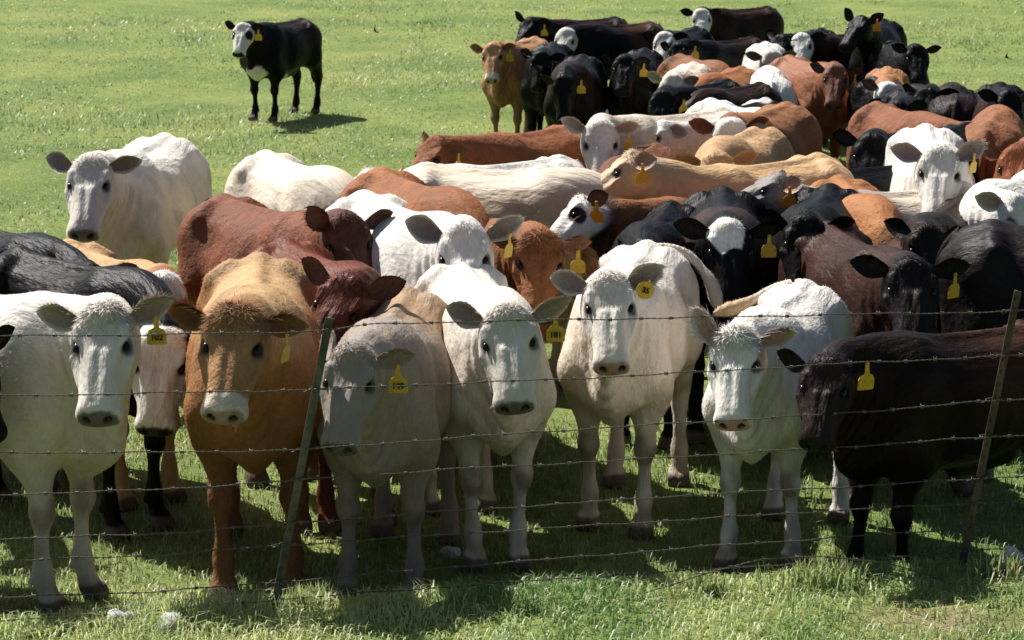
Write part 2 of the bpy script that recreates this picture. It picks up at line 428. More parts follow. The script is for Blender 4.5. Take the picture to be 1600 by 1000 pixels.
def pnoise(V, f, seed):
    r = np.random.default_rng(seed); out = np.zeros(len(V))
    for k in range(6):
        w = r.normal(size=3) * f; out += np.sin(V @ w + r.uniform(0, 6.28)) * 0.4
    return out
def head_coords(V):
    q = V - HEAD_O
    return q @ HA, V[:, 1], q @ HN

WHITE = (0.71, 0.675, 0.61); CREAM = (0.63, 0.545, 0.435); BEIGE = (0.50, 0.365, 0.235); TAN = (0.52, 0.32, 0.15); TAUPE = (0.27, 0.218, 0.178)
ORANGE = (0.33, 0.150, 0.055); BROWN = (0.24, 0.082, 0.030); RED = (0.15, 0.042, 0.022); DRED = (0.085, 0.028, 0.018)
BLACK = (0.0050, 0.0045, 0.0046); DBROWN = (0.024, 0.0115, 0.0072); GREY = (0.30, 0.27, 0.25)
PINK = (0.42, 0.25, 0.20); NOSEG = (0.12, 0.095, 0.09); NOSEB = (0.012, 0.012, 0.014)
def mixc(C, col_, m):
    m = np.clip(m, 0, 1)[:, None]; C[:, :3] = C[:, :3] * (1 - m) + np.array(col_)[None, :3] * m
def paint(V, sp, seed):
    C = np.ones((len(V), 4)); C[:, :3] = sp['body']
    a, y, n = head_coords(V); ay = np.abs(y)
    hm = sstep(0.80, 0.98, np.clip(((V - NP0) @ NDIR) / NLEN, 0, 1.2))
    nz = pnoise(V, 11, seed); nz2 = pnoise(V, 28, seed + 1)
    z = V[:, 2]; x = V[:, 0]
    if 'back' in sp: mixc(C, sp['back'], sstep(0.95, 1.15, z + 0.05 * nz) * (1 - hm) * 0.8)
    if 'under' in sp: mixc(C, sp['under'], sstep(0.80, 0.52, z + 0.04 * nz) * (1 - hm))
    if 'legcol' in sp: mixc(C, sp['legcol'], sstep(0.55, 0.35, z + 0.03 * nz))
    if 'quarter' in sp: mixc(C, sp['quarter'], sstep(0.15, -0.25, x + 0.08 * nz) * sstep(0.75, 1.0, z))
    if 'shoulder' in sp: mixc(C, sp['shoulder'], sstep(0.35, 0.15, np.hypot(x - 0.35, (z - 1.05)) + 0.05 * nz))
    for (cx, cy, cz, rr, cc) in sp.get('patch', ()):
        mixc(C, cc, sstep(rr, rr * 0.82, np.sqrt((x - cx) ** 2 + (y - cy) ** 2 + (z - cz) ** 2) + 0.035 * nz))
    if 'head' in sp: mixc(C, sp['head'], sstep(0.62, 0.92, np.clip(((V - NP0) @ NDIR) / NLEN, 0, 1.2)))
    f = sp.get('face')
    if f == 'white': mixc(C, WHITE, sstep(-0.075, -0.05, a + 0.012 * nz) * hm * sstep(-0.17, -0.14, n + 0.015 * nz))
    elif f == 'blaze': mixc(C, WHITE, hm * sstep(1.08, 0.96, np.hypot((a - 0.055) / 0.125, y / 0.095 + 0.12) + 0.16 * nz + 0.10 * nz2 + 0.9 * sstep(0.09, 0.19, a) * sstep(0.06, 0.0, np.abs(y - 0.01))) * sstep(0.0, 0.02, n))
    elif f == 'strip': mixc(C, WHITE, hm * sstep(0.05, 0.03, ay + 0.014 * nz) * sstep(0.0, 0.02, n))
    if 'eyepatch' in sp: mixc(C, sp['eyepatch'], sstep(0.075, 0.06, np.sqrt((a - 0.155) ** 2 + (ay - 0.120) ** 2 + (n - 0.02) ** 2) + 0.006 * nz))
    if 'mealy' in sp: mixc(C, sp['mealy'], sstep(0.365, 0.40, a + 0.006 * nz2) * hm)
    # dark skin round the eye, nose pad, nostrils, mouth
    de = np.sqrt(((a - 0.162) / 1.35) ** 2 + (ay - 0.118) ** 2 + ((n - 0.042) / 0.9) ** 2)
    mixc(C, sp.get('lid', (0.10, 0.075, 0.065)), sstep(0.042, 0.026, de) * 0.9)
    nose = sstep(0.462, 0.474, a + 0.004 * nz2) * sstep(-0.058, -0.048, n) * sstep(0.094, 0.084, ay) * sstep(0.060, 0.050, n)
    nose = np.maximum(nose, sstep(0.440, 0.452, a) * sstep(0.030, 0.022, np.hypot(ay - 0.046, n - 0.018)))
    mixc(C, sp.get('nose', NOSEG), nose * hm)
    C[:, 3] = 1 - 0.9 * nose * hm
    mixc(C, (0.012, 0.009, 0.009), hm * sstep(0.026, 0.016, np.sqrt(((a - 0.494) / 1.6) ** 2 + (ay - 0.048) ** 2 + (n - 0.006) ** 2)))
    mixc(C, (0.06, 0.04, 0.035), hm * sstep(0.013, 0.005, np.abs(n + 0.054)) * sstep(0.40, 0.42, a) * 0.8)
    # mud on the knees, hocks and coronets; horn of the hooves
    if sp.get('mud', 0):
        kn = sstep(0.10, 0.04, np.hypot(z - 0.36, (x - 0.47))) + sstep(0.10, 0.05, np.hypot(z - 0.47, x + 0.74))
        mixc(C, (0.17, 0.125, 0.085), kn * sp['mud'] * np.clip(0.7 + 0.5 * nz2, 0, 1))
        mixc(C, (0.16, 0.12, 0.085), sstep(0.42, 0.05, z) * sp['mud'] * np.clip(0.35 + 0.3 * nz2, 0, 0.7))
        mixc(C, (0.46, 0.34, 0.21), sp['mud'] * np.clip(0.5 * nz + 0.4 * nz2 - 0.12, 0, 0.6) * sstep(0.55, 0.0, x) * sstep(1.15, 0.8, z))
        mixc(C, (0.40, 0.31, 0.21), sp['mud'] * np.clip(0.45 * nz2 + 0.4 * nz - 0.3, 0, 0.4) * (1 - hm))
        mixc(C, (0.42, 0.33, 0.24), sp['mud'] * hm * np.clip(0.5 * nz2 - 0.15, 0, 0.35) * sstep(0.30, 0.05, a))
        mixc(C, (0.30, 0.22, 0.14), sstep(0.75, 0.5, z) * (x < 0.5) * sp['mud'] * np.clip(0.25 * nz + 0.2 * nz2, 0, 0.5))
    mixc(C, (0.105, 0.082, 0.062), sstep(0.066, 0.052, z + 0.004 * nz2))
    return C

def ear_frame(side, droop, back, twist):
    """columns: length, width, opening; expressed in the rest space of the head"""
    Yv = np.array([0, side, 0.0])
    ex = Yv * math.cos(R(droop)) * math.cos(R(back)) - HN * math.sin(R(droop)) - HA * math.sin(R(back)) * math.cos(R(droop))
    ex /= np.linalg.norm(ex)
    ez = HA * math.cos(R(twist)) + HN * math.sin(R(twist))
    ez -= ex * (ez @ ex); ez /= np.linalg.norm(ez)
    ey = np.cross(ez, ex)
    return np.stack([ex, ey, ez], 1)
def tube(path, rad, n=8):
    path = np.array(path, float); V, F = [], []
    for i in range(len(path)):
        t = path[min(i + 1, len(path) - 1)] - path[max(i - 1, 0)]; t /= np.linalg.norm(t)
        u = np.cross(t, (0, 1, 0.13)); u /= np.linalg.norm(u); w = np.cross(t, u)
        for k in range(n):
            an = 2 * math.pi * k / n; V.append(path[i] + rad[i] * (u * math.cos(an) + w * math.sin(an)))
    for i in range(len(path) - 1):
        for k in range(n):
            F.append((i * n + k, i * n + (k + 1) % n, (i + 1) * n + (k + 1) % n, (i + 1) * n + k))
    return np.array(V), np.array(F)
def bez(pts, n):
    pts = np.array(pts, float); d = np.r_[0, np.cumsum(np.linalg.norm(np.diff(pts, axis=0), axis=1))]
    t = np.linspace(0, d[-1], n); out = np.stack([np.interp(t, d, pts[:, k]) for k in range(3)], 1)
    for _ in range(3): out[1:-1] = (out[:-2] + 2 * out[1:-1] + out[2:]) / 4
    return out
TAIL0 = [(-0.70, 0, 1.14), (-0.79, 0, 1.10), (-0.83, 0.01, 0.98), (-0.82, 0.02, 0.75), (-0.81, 0.02, 0.50), (-0.82, 0.02, 0.36)]

def mesh_from(name, V, tris, quads, mat, coat=None, rest=None, normals=None):
    me = bpy.data.meshes.new(name)
    nq, nt = len(quads), len(tris)
    me.vertices.add(len(V)); me.vertices.foreach_set('co', np.asarray(V, np.float32).ravel())
    li = np.concatenate([np.asarray(quads, np.int32).ravel(), np.asarray(tris, np.int32).ravel()]).astype(np.int32)
    me.loops.add(len(li)); me.loops.foreach_set('vertex_index', li)
    me.polygons.add(nq + nt)
    st = np.concatenate([np.arange(nq) * 4, nq * 4 + np.arange(nt) * 3]).astype(np.int32)
    me.polygons.foreach_set('loop_start', st)
    me.update(calc_edges=True)
    me.shade_smooth()
    if coat is not None:
        at_ = me.attributes.new('coat', 'FLOAT_COLOR', 'POINT'); at_.data.foreach_set('color', np.asarray(coat, np.float32).ravel())
    if rest is not None:
        at_ = me.attributes.new('rest', 'FLOAT_VECTOR', 'POINT'); at_.data.foreach_set('vector', np.asarray(rest, np.float32).ravel())
    if normals is not None:
        me.normals_split_custom_set_from_vertices(np.asarray(normals, np.float32).tolist())
    me.materials.append(mat)
    return me

EYE_ME = None
def eye_mesh():
    global EYE_ME
    if EYE_ME is None:
        b = bmesh.new(); bmesh.ops.create_uvsphere(b, u_segments=14, v_segments=9, radius=1.0)
        EYE_ME = bpy.data.meshes.new('eye'); b.to_mesh(EYE_ME); b.free(); EYE_ME.shade_smooth(); EYE_ME.materials.append(M_EYE)
    return EYE_ME
TAG_ME = {}
def tag_mesh(kind, mat):
    key = (kind, mat.name)
    if key in TAG_ME: return TAG_ME[key]
    if kind == 'shield':
        o = [(-0.036, -0.118), (0.036, -0.118), (0.041, -0.112), (0.040, -0.070), (0.030, -0.052), (0.012, -0.044), (0.009, -0.008), (0.010, 0.004), (0.0, 0.010),
             (-0.010, 0.004), (-0.009, -0.008), (-0.012, -0.044), (-0.030, -0.052), (-0.040, -0.070), (-0.041, -0.112)]
    else:
        o = [(0.043 * math.cos(t) , -0.047 + 0.043 * math.sin(t)) for t in np.linspace(0.35 * math.pi + 0.5, 2.5 * math.pi, 18)]
    b = bmesh.new(); vs = [b.verts.new((p[0], 0, p[1])) for p in o]; fc = b.faces.new(vs)
    r = bmesh.ops.extrude_face_region(b, geom=[fc]); bmesh.ops.translate(b, verts=[v for v in r['geom'] if isinstance(v, bmesh.types.BMVert)], vec=(0, 0.004, 0))
    c = bmesh.ops.create_uvsphere(b, u_segments=8, v_segments=5, radius=0.008)
    for v in c['verts']: v.co.y = v.co.y * 0.8 - 0.002
    for v in b.verts:                                                            # a slight curl in the plastic
        if v.co.z < -0.03: v.co.y += 1.3 * (v.co.z + 0.03) ** 2 + 2.0 * v.co.x ** 2
    bmesh.ops.recalc_face_normals(b, faces=b.faces)
    me = bpy.data.meshes.new('ear_tag'); b.to_mesh(me); b.free(); me.materials.append(mat); TAG_ME[key] = me
    return me
def ink_text(txt, size):
    cu = bpy.data.curves.new('t', 'FONT'); cu.body = txt; cu.size = size; cu.align_x = 'CENTER'; cu.align_y = 'CENTER'; cu.extrude = 0.0006; cu.offset = 0.0012
    o = bpy.data.objects.new('t', cu); col.objects.link(o)
    dg = bpy.context.evaluated_depsgraph_get()
    me = bpy.data.meshes.new_from_object(o.evaluated_get(dg)); bpy.data.objects.remove(o); bpy.data.curves.remove(cu)
    me.name = 'tag_number'; me.materials.clear(); me.materials.append(M_INK)
    return me

FOOTPRINTS = []
def place_root(local, heading, u, v):
    """ground point at which the landmark 'local' (posed, animal space) is seen at a pixel"""
    p = Rz(heading - 90) @ local
    w = at(u, v, p[2])
    return np.array([w[0] - p[0], w[1] - p[1], 0.0])
LAND = {'poll': head_point(-0.04, 0, 0.092), 'brow': head_point(0.15, 0, 0.08), 'nose': head_point(0.49, 0, 0.0), 'hip': np.array([-0.5, 0, 1.19]),
        'back': np.array([0.0, 0, 1.163]), 'withers': np.array([0.36, 0, 1.19]), 'tailhead': np.array([-0.70, 0, 1.14])}

def build_animal(i, sp):
    P = PROTO[sp.get('lod', 0)]
    h = sp['h']                                               # heading, degrees: 0 faces the camera, 90 faces right
    look = sp.get('look', 0.0)                                # where the face points, same measure
    dy = (look - h + 180) % 360 - 180
    pose = Pose(sp.get('ny', 0.55 * dy), sp.get('np', 0), dy + random.uniform(-4, 4), sp.get('hp', 52) + random.uniform(-3, 3), sp.get('roll', random.uniform(-6, 6)), sp.get('legs', ((0, 0),) * 4),
                sp.get('s', 1.0), sp.get('w', random.uniform(0.9, 1.02)), sp.get('hs', 1.0) * 0.9, sp.get('leg', 0.10), random.uniform(0.93, 1.07), random.uniform(0.94, 1.08))
    seed = 100 + i
    coat = paint(P.V, sp, seed)
    V = [pose.apply(P.V)]; RV = [P.V]; C = [coat]; Q = [P.F]; base = len(P.V)
    # ears
    eV, eF, eT = P.ear
    tips = {}
    for side, key in ((1, 'el'), (-1, 'er')):
        droop, back, twist = sp.get(key, (8, 18, 42))
        droop += random.uniform(-9, 9); back += random.uniform(-8, 12); twist += random.uniform(-12, 12)
        fr = ear_frame(side, droop, back, twist)
        o = head_point(0.010, side * 0.108, 0.010)
        L = eV * sp.get('es', 1.04)
        W = o + L @ fr.T
        F = eF
        if np.linalg.det(fr) < 0: F = eF[:, ::-1]
        inner = eT[:, 0] * sstep(0.98, 0.72, np.abs(eT[:, 2])) * sstep(1.0, 0.86, eT[:, 1])
        ec = np.ones((len(W), 4)); ec[:, :3] = sp.get('ear', sp.get('head', sp['body']))
        mixc(ec, sp.get('ear_in', (0.16, 0.105, 0.085)), inner * (0.92 - 0.35 * eT[:, 1] ** 3))
        V.append(pose.apply(W)); RV.append(W); C.append(ec); Q.append(F + base); base += len(W)
        cand = pose.apply(o + (np.array([[0.105, 0.030, 0.014], [0.105, -0.036, 0.014]]) * sp.get('es', 1.04)) @ fr.T)
        tips[side] = (cand[int(np.argmin(cand[:, 2]))], fr)
    # tail
    tp = bez(sp.get('tail', TAIL0), 16)
    rad = np.interp(np.linspace(0, 1, 16), [0, 0.1, 0.6, 0.72, 0.9, 1], [0.045, 0.032, 0.021, 0.035, 0.042, 0.008])
    tV, tF = tube(tp, rad, 8)
    tc = np.ones((len(tV), 4)); tc[:, :3] = sp.get('tailc', sp['body'])
    if 'switch' in sp: mixc(tc, sp['switch'], np.repeat(sstep(0.55, 0.68, np.linspace(0, 1, 16)), 8))
    V.append(pose.apply(tV)); RV.append(tV); C.append(tc); Q.append(tF + base); base += len(tV)
    V = np.concatenate(V); RV = np.concatenate(RV); C = np.concatenate(C); Q = np.concatenate(Q)
    tris = np.zeros((0, 3), int); nrm = None
    nh = sp.get('hair', 0)
    if nh:
        V, RV, C, tris, nrm = add_hair(V, RV, C, Q, pose, nh, sp, seed)
    mat = COAT[sp.get('coat', 'smooth')]
    me = mesh_from('body', V, tris, Q, mat, C, RV, nrm)
    # root on the ground
    lm = pose.apply(LAND[sp.get('at', 'poll')][None])[0]
    pos = place_root(lm, h, *sp['px'])
    if 'push' in sp: pos[:2] += sp['push']
    root = bpy.data.objects.new(sp.get('name', 'cow'), None); col.objects.link(root)
    root.empty_display_size = 0.2
    root.location = pos; root.rotation_euler = (0, 0, R(h - 90))
    root['label'] = sp['label']; root['category'] = sp.get('cat', 'cow'); root['group'] = sp.get('group', 'cattle of the herd')
    body = bpy.data.objects.new('body', me); col.objects.link(body); body.parent = root
    if sp.get('eyes', True):
        for side in (1, -1):
            e = bpy.data.objects.new('eye', eye_mesh()); col.objects.link(e); e.parent = root
            e.location = pose.apply(head_point(0.160, side * 0.108, 0.040)[None])[0]
            fr = pose.dirs(np.repeat(head_point(0.160, side * 0.11, 0.040)[None], 3, 0), np.stack([HA, np.array([0, 1.0, 0]), HN]))
            e.rotation_euler = Matrix(fr.T.tolist()).to_euler()
            k = pose.scale * pose.hs
            e.scale = (0.0235 * k, 0.0170 * k, 0.0115 * k)
    for (side, kind, txt, mat_, yaw, tilt) in sp.get('tags', ()):
        tg = bpy.data.objects.new('ear_tag', tag_mesh(kind, mat_)); col.objects.link(tg); tg.parent = root
        p, fr = tips[side]
        w = pose.dirs(np.array([head_point(0, side * 0.1, 0)]), fr[:, 2][None])[0]
        # hang just in front of the ear, upright in the world, facing 'yaw' (picture measure)
        tg.location = p + w * 0.012
        tg.rotation_euler = (0, R(tilt), R(yaw - h + 90))
        if txt:
            tm = bpy.data.objects.new('tag_number', ink_text(txt, 0.036)); col.objects.link(tm); tm.parent = tg
            tm.location = (0, 0.0035, -0.085); tm.rotation_euler = (R(90), 0, 0)
            tm.location.y = -0.0045
            if kind == 'round': tm.location.z = -0.047
    FOOTPRINTS.append((sp['label'], pos, h, pose.scale))
    sp['_pose'] = pose; sp['_pos'] = pos
    return root

def add_hair(V, RV, C, Q, pose, count, sp, seed):
    """short coat hairs: single tapering blades lying along the coat, shaded with the skin's own normal"""
    r = np.random.default_rng(seed)
    n = vnormals(V, Q)
    a = V[Q[:, 0]]; area = np.linalg.norm(np.cross(V[Q[:, 2]] - a, V[Q[:, 3]] - V[Q[:, 1]]), axis=1)
    qc = RV[Q].mean(1); ha, hy, hn = head_coords(qc)
    hm = np.clip(((qc - NP0) @ NDIR) / NLEN, 0, 1.2) > 0.9
    fore = hm & (ha < 0.14) & (hn > 0.0)
    face = hm & ~fore
    tl = sp.get('tuft', 0.3)
    crown = np.exp(-(np.clip(ha + 0.01, 0, 1) / (0.060 + 0.030 * tl)) ** 2) * sstep(0.0, 0.05, hn) * hm
    crown_f = crown
    wgt = area * ((0.8 + 4.5 * tl * crown) * np.where(face, 0.8, 1.0)) * np.where(qc[:, 2] < 0.07, 0, 1)
    ids = r.choice(len(Q), count, p=wgt / wgt.sum())
    bw = r.uniform(0, 1, (count, 2))
    def lerp(A):
        q = A[Q[ids]]; u, v = bw[:, :1], bw[:, 1:]
        return (q[:, 0] * (1 - u) + q[:, 1] * u) * (1 - v) + (q[:, 3] * (1 - u) + q[:, 2] * u) * v
    p, pr, pc, pn = lerp(V), lerp(RV), lerp(C), lerp(n)
    pn /= np.maximum(np.linalg.norm(pn, axis=1), 1e-9)[:, None]
    ha, hy, hn = head_coords(pr)
    isf = fore[ids]; isface = face[ids]
    flow = np.tile(np.array([-0.75, 0, -0.65]), (count, 1))
    up = sstep(1.0, 1.16, pr[:, 2]); flow[:, 2] *= 1 - 0.7 * up
    fl_f = HA[None] * ((ha - 0.03) * 9)[:, None] + np.array([0, 1.0, 0])[None] * (hy * 9)[:, None] + HA[None] * 0.55
    flow[isf] = fl_f[isf]
    flow[isface] = (-HA * 0.7 + HN * -0.1)
    cw = crown_f[ids]
    flow += r.normal(size=flow.shape) * np.where(isf, 0.38, sp.get('mess', 0.28))[:, None]
    d = pose.dirs(pr, flow / np.maximum(np.linalg.norm(flow, axis=1), 1e-6)[:, None])
    d -= pn * (d * pn).sum(1)[:, None]; d /= np.maximum(np.linalg.norm(d, axis=1), 1e-9)[:, None]
    L = np.where(isf, 0.011 + (sp.get('tuft_len', 0.026) - 0.011) * cw, np.where(isface, 0.011, sp.get('hair_len', 0.019))) * r.uniform(0.6, 1.35, count)
    lift = np.where(isf, 0.15 + 0.25 * cw, np.where(isface, 0.08, 0.13)) * r.uniform(0.5, 1.4, count)
    tip = p + (d + pn * lift[:, None]) * L[:, None]
    sd = np.cross(d, pn)
    wd = np.where(isf, 0.0024, 0.0026)[:, None] * r.uniform(0.7, 1.3, (count, 1))
    A, B = p - sd * wd - pn * 0.002, p + sd * wd - pn * 0.002
    k = len(V)
    HV = np.stack([A, B, tip], 1).reshape(-1, 3)
    sh = r.uniform(0.80, 1.16, (count, 1))
    hc = pc.copy(); hc[:, :3] = np.clip(hc[:, :3] * sh, 0, 1)
    HC = np.repeat(hc, 3, 0); HR = np.repeat(pr, 3, 0)
    hn_ = pn + np.where(isf, 0.25, 0.11)[:, None] * (d * r.normal(size=(count, 1)) + sd * r.normal(size=(count, 1)) * 1.2)
    hn_ /= np.linalg.norm(hn_, axis=1)[:, None]
    HN_ = np.repeat(hn_, 3, 0)
    T = k + np.arange(count * 3).reshape(-1, 3)
    return np.concatenate([V, HV]), np.concatenate([RV, HR]), np.concatenate([C, HC]), T, np.concatenate([n, HN_])

PROTO = [make_proto(1.0), make_proto(1.55), make_proto(2.1)]

#=====GROUND AND GRASS=====
FP1 = np.array([-0.93, 10.08]); FP2 = np.array([1.90, 10.66])          # feet of the two posts in view
FDIR = (FP2 - FP1) / np.linalg.norm(FP2 - FP1); FNRM = np.array([-FDIR[1], FDIR[0]])   # away from the camera
def ground_z(x, y):
    """a low bank carries the fence; the pasture behind it is level"""
    d = (np.stack([x, y], -1) - FP1) @ FNRM
    z = 0.27 * sstep(0.75, -0.05, d)
    z = z + 0.012 * np.sin(x * 3.1 + y * 1.3) * sstep(0.4, -0.1, d) + 0.010 * np.sin(x * 7.7 - y * 5.1) * sstep(0.4, -0.1, d)
    return z
def patch_noise(x, y, f, seed):
    r = np.random.default_rng(seed); o = np.zeros(np.shape(x))
    for k in range(7):
        a = r.uniform(0, 6.28); w = f * r.uniform(0.5, 1.8); o = o + np.sin(x * math.cos(a) * w + y * math.sin(a) * w * 0.7 + r.uniform(0, 6.28))
    return o / 2.6
gx = axis_grid([(-1500, -60, 240), (-60, -12, 8), (-12, -5, 1.0), (-5, 5, 0.10), (5, 12, 1.0), (12, 60, 8), (60, 1500, 240)])
gy = axis_grid([(-200, 0, 50), (0, 8, 1.0), (8, 12.5, 0.09), (12.5, 60, 4.0), (60, 300, 40), (300, 2400, 300)])
GX, GY = np.meshgrid(gx, gy, indexing='ij')
GZ = ground_z(GX, GY)
ni, nj = GX.shape
ii, jj = np.meshgrid(np.arange(ni - 1), np.arange(nj - 1), indexing='ij')
gq = np.stack([ii * nj + jj, (ii + 1) * nj + jj, (ii + 1) * nj + jj + 1, ii * nj + jj + 1], -1).reshape(-1, 4)

def ground_material():
    m, n, l, b = new_mat('pasture_turf')
    geo = N(n, 'ShaderNodeNewGeometry')
    n1 = N(n, 'ShaderNodeTexNoise', i_Scale=0.55, i_Detail=6.0, i_Roughness=0.62); l.new(geo.outputs['Position'], n1.inputs['Vector'])
    n2 = N(n, 'ShaderNodeTexNoise', i_Scale=9.0, i_Detail=6.0, i_Roughness=0.7); l.new(geo.outputs['Position'], n2.inputs['Vector'])
    n3 = N(n, 'ShaderNodeTexNoise', i_Scale=75.0, i_Detail=4.0, i_Roughness=0.7); l.new(geo.outputs['Position'], n3.inputs['Vector'])
    r1 = N(n, 'ShaderNodeValToRGB'); e = r1.color_ramp.elements
    e[0].position = 0.32; e[0].color = (0.110, 0.175, 0.055, 1); e[1].position = 0.68; e[1].color = (0.245, 0.275, 0.100, 1)
    l.new(n1.outputs[0], r1.inputs[0])
    r2 = N(n, 'ShaderNodeValToRGB'); e = r2.color_ramp.elements
    e[0].position = 0.35; e[0].color = (0.72, 0.78, 0.68, 1); e[1].position = 0.66; e[1].color = (1.25, 1.2, 1.1, 1)
    l.new(n2.outputs[0], r2.inputs[0])
    mx = N(n, 'ShaderNodeMix', data_type='RGBA', blend_type='MULTIPLY'); mx.inputs[0].default_value = 1.0
    l.new(r1.outputs[0], mx.inputs[6]); l.new(r2.outputs[0], mx.inputs[7])
    r3 = N(n, 'ShaderNodeValToRGB'); e = r3.color_ramp.elements
    e[0].position = 0.3; e[0].color = (0.66, 0.7, 0.66, 1); e[1].position = 0.7; e[1].color = (1.35, 1.3, 1.2, 1)
    l.new(n3.outputs[0], r3.inputs[0])
    mx2 = N(n, 'ShaderNodeMix', data_type='RGBA', blend_type='MULTIPLY'); mx2.inputs[0].default_value = 0.9
    l.new(mx.outputs[2], mx2.inputs[6]); l.new(r3.outputs[0], mx2.inputs[7])
    # bare soil where the turf is broken
    at_ = N(n, 'ShaderNodeAttribute', attribute_name='soil')
    mx3 = N(n, 'ShaderNodeMix', data_type='RGBA'); l.new(at_.outputs['Fac'], mx3.inputs[0]); l.new(mx2.outputs[2], mx3.inputs[6])
    sm = N(n, 'ShaderNodeVectorMath', operation='SCALE'); sm.inputs[0].default_value = (0.26, 0.19, 0.125)
    mr = N(n, 'ShaderNodeMapRange'); mr.inputs[3].default_value = 0.35; mr.inputs[4].default_value = 1.5; l.new(n3.outputs[0], mr.inputs[0]); l.new(mr.outputs[0], sm.inputs['Scale'])
    l.new(sm.outputs[0], mx3.inputs[7])
    l.new(mx3.outputs[2], b.inputs['Base Color'])
    b.inputs['Roughness'].default_value = 0.95; b.inputs['Specular IOR Level'].default_value = 0.1
    bp = N(n, 'ShaderNodeBump', i_Strength=0.7, i_Distance=0.03); l.new(n3.outputs[0], bp.inputs['Height']); l.new(bp.outputs[0], b.inputs['Normal'])
    return m
def soil_at(x, y):
    c1 = at(1465, 978, 0.25); c2 = at(1590, 915, 0.25)
    q = np.exp(-(((x - c1[0]) / 0.26) ** 2 + ((y - c1[1]) / 0.20) ** 2)) + 0.7 * np.exp(-(((x - c2[0]) / 0.16) ** 2 + ((y - c2[1]) / 0.12) ** 2))
    return np.clip(q * (1 + 0.5 * patch_noise(x, y, 14, 5)), 0, 1)
gme = mesh_from('ground', np.stack([GX, GY, GZ], -1).reshape(-1, 3), np.zeros((0, 3)), gq, ground_material())
sa = gme.attributes.new('soil', 'FLOAT', 'POINT'); sa.data.foreach_set('value', soil_at(GX, GY).ravel().astype(np.float32))
ground = bpy.data.objects.new('ground', gme); col.objects.link(ground); ground['kind'] = 'structure'

def grass_material():
    m, n, l, b = new_mat('grass_blades')
    a = N(n, 'ShaderNodeAttribute', attribute_name='tint')
    l.new(a.outputs['Color'], b.inputs['Base Color'])
    b.inputs['Roughness'].default_value = 0.42; b.inputs['Specular IOR Level'].default_value = 0.5
    tr = N(n, 'ShaderNodeBsdfTranslucent'); l.new(a.outputs['Color'], tr.inputs['Color'])
    mx = N(n, 'ShaderNodeMixShader'); mx.inputs[0].default_value = 0.55
    l.new(b.outputs[0], mx.inputs[1]); l.new(tr.outputs[0], mx.inputs[2])
    l.new(mx.outputs[0], n['Material Output'].inputs['Surface'])
    return m
M_GRASS = grass_material()
def blades(name, x, y, length, width, lean, r, seglen2=True, gain=1.0):
    """one mesh of many bent blades"""
    n = len(x); z = ground_z(x, y)
    an = r.uniform(0, 2 * math.pi, n); dx, dy = np.cos(an), np.sin(an)
    ln = lean * r.uniform(0.2, 1.6, n)
    sx, sy = -dy, dx
    base = np.stack([x, y, z - 0.004], 1); side = np.stack([sx, sy, np.zeros(n)], 1) * width[:, None] / 2
    d = np.stack([dx, dy, np.zeros(n)], 1); upv = np.array([0, 0, 1.0])
    mid = base + d * (ln * 0.35 * length)[:, None] + upv * (length * 0.62)[:, None]
    tip = base + d * (ln * 1.0 * length)[:, None] + upv * (length * np.clip(1.0 - 0.35 * ln, 0.3, 1))[:, None]
    t1 = patch_noise(x, y, 1.1, 3); t2 = patch_noise(x, y, 6.0, 4)
    t3 = np.clip(patch_noise(x, y * 0.6, 2.4, 31) - 0.75, 0, 1)
    g = np.clip(0.56 + 0.26 * t1 + 0.22 * t2 - 0.9 * t3 + r.normal(0, 0.18, n), 0, 1)[:, None]
    c = np.array([0.115, 0.200, 0.055]) * (1 - g) + np.array([0.355, 0.385, 0.165]) * g
    dry = (r.uniform(0, 1, n) < 0.07 + 0.5 * soil_at(x, y))[:, None]
    c = np.where(dry, np.array([0.34, 0.29, 0.15])[None] * r.uniform(0.7, 1.2, (n, 1)), c)
    pal = (r.uniform(0, 1, n) < 0.10)[:, None]
    c = np.where(pal, np.array([0.40, 0.44, 0.26])[None], c) * gain * r.uniform(0.8, 1.2, (n, 1))
    c = np.concatenate([c, np.ones((n, 1))], 1)
    if seglen2:
        V = np.stack([base - side, base + side, mid - side * 0.75, mid + side * 0.75, tip], 1).reshape(-1, 3); k = 5
        o = np.arange(n)[:, None] * 5
        Q = o + np.array([[0, 1, 3, 2]]); T = o + np.array([[2, 3, 4]])
    else:
        V = np.stack([base - side, base + side, tip], 1).reshape(-1, 3); k = 3
        o = np.arange(n)[:, None] * 3
        Q = np.zeros((0, 4)); T = o + np.array([[0, 1, 2]])
    me = mesh_from(name, V, T, Q, M_GRASS)
    ta = me.attributes.new('tint', 'FLOAT_COLOR', 'POINT'); ta.data.foreach_set('color', np.repeat(c, k, 0).astype(np.float32).ravel())
    o = bpy.data.objects.new(name, me); col.objects.link(o); o['kind'] = 'stuff'
    return o
def scatter(r, n, y0, y1, slope, clump, pad=0.3):
    """points over the strip of pasture in view; density falls with distance so that blades stay about as dense in the picture"""
    u = r.uniform(0, 1, n); y = y0 * (y1 / y0) ** u
    x = r.uniform(-1, 1, n) * (y * slope + pad)
    if clump:
        k = r.normal(0, 1, (n, 2)) * clump; c = r.integers(0, n, n // 9)
        sel = r.integers(0, len(c), n); m = r.uniform(0, 1, n) < 0.62
        x = np.where(m, x[c[sel]] + k[:, 0], x); y = np.where(m, y[c[sel]] + k[:, 1], y)
    return x, y
r = np.random.default_rng(21)
x, y = scatter(r, 33000, 9.3, 11.2, 0.225, 0.03)
keep = r.uniform(0, 1, len(x)) > 0.85 * soil_at(x, y); x, y = x[keep], y[keep]
hgt = 0.052 * (1 + 0.35 * patch_noise(x, y, 3.0, 9)) * r.uniform(0.45, 1.6, len(x))
dF = (np.stack([x, y], -1) - FP1) @ FNRM
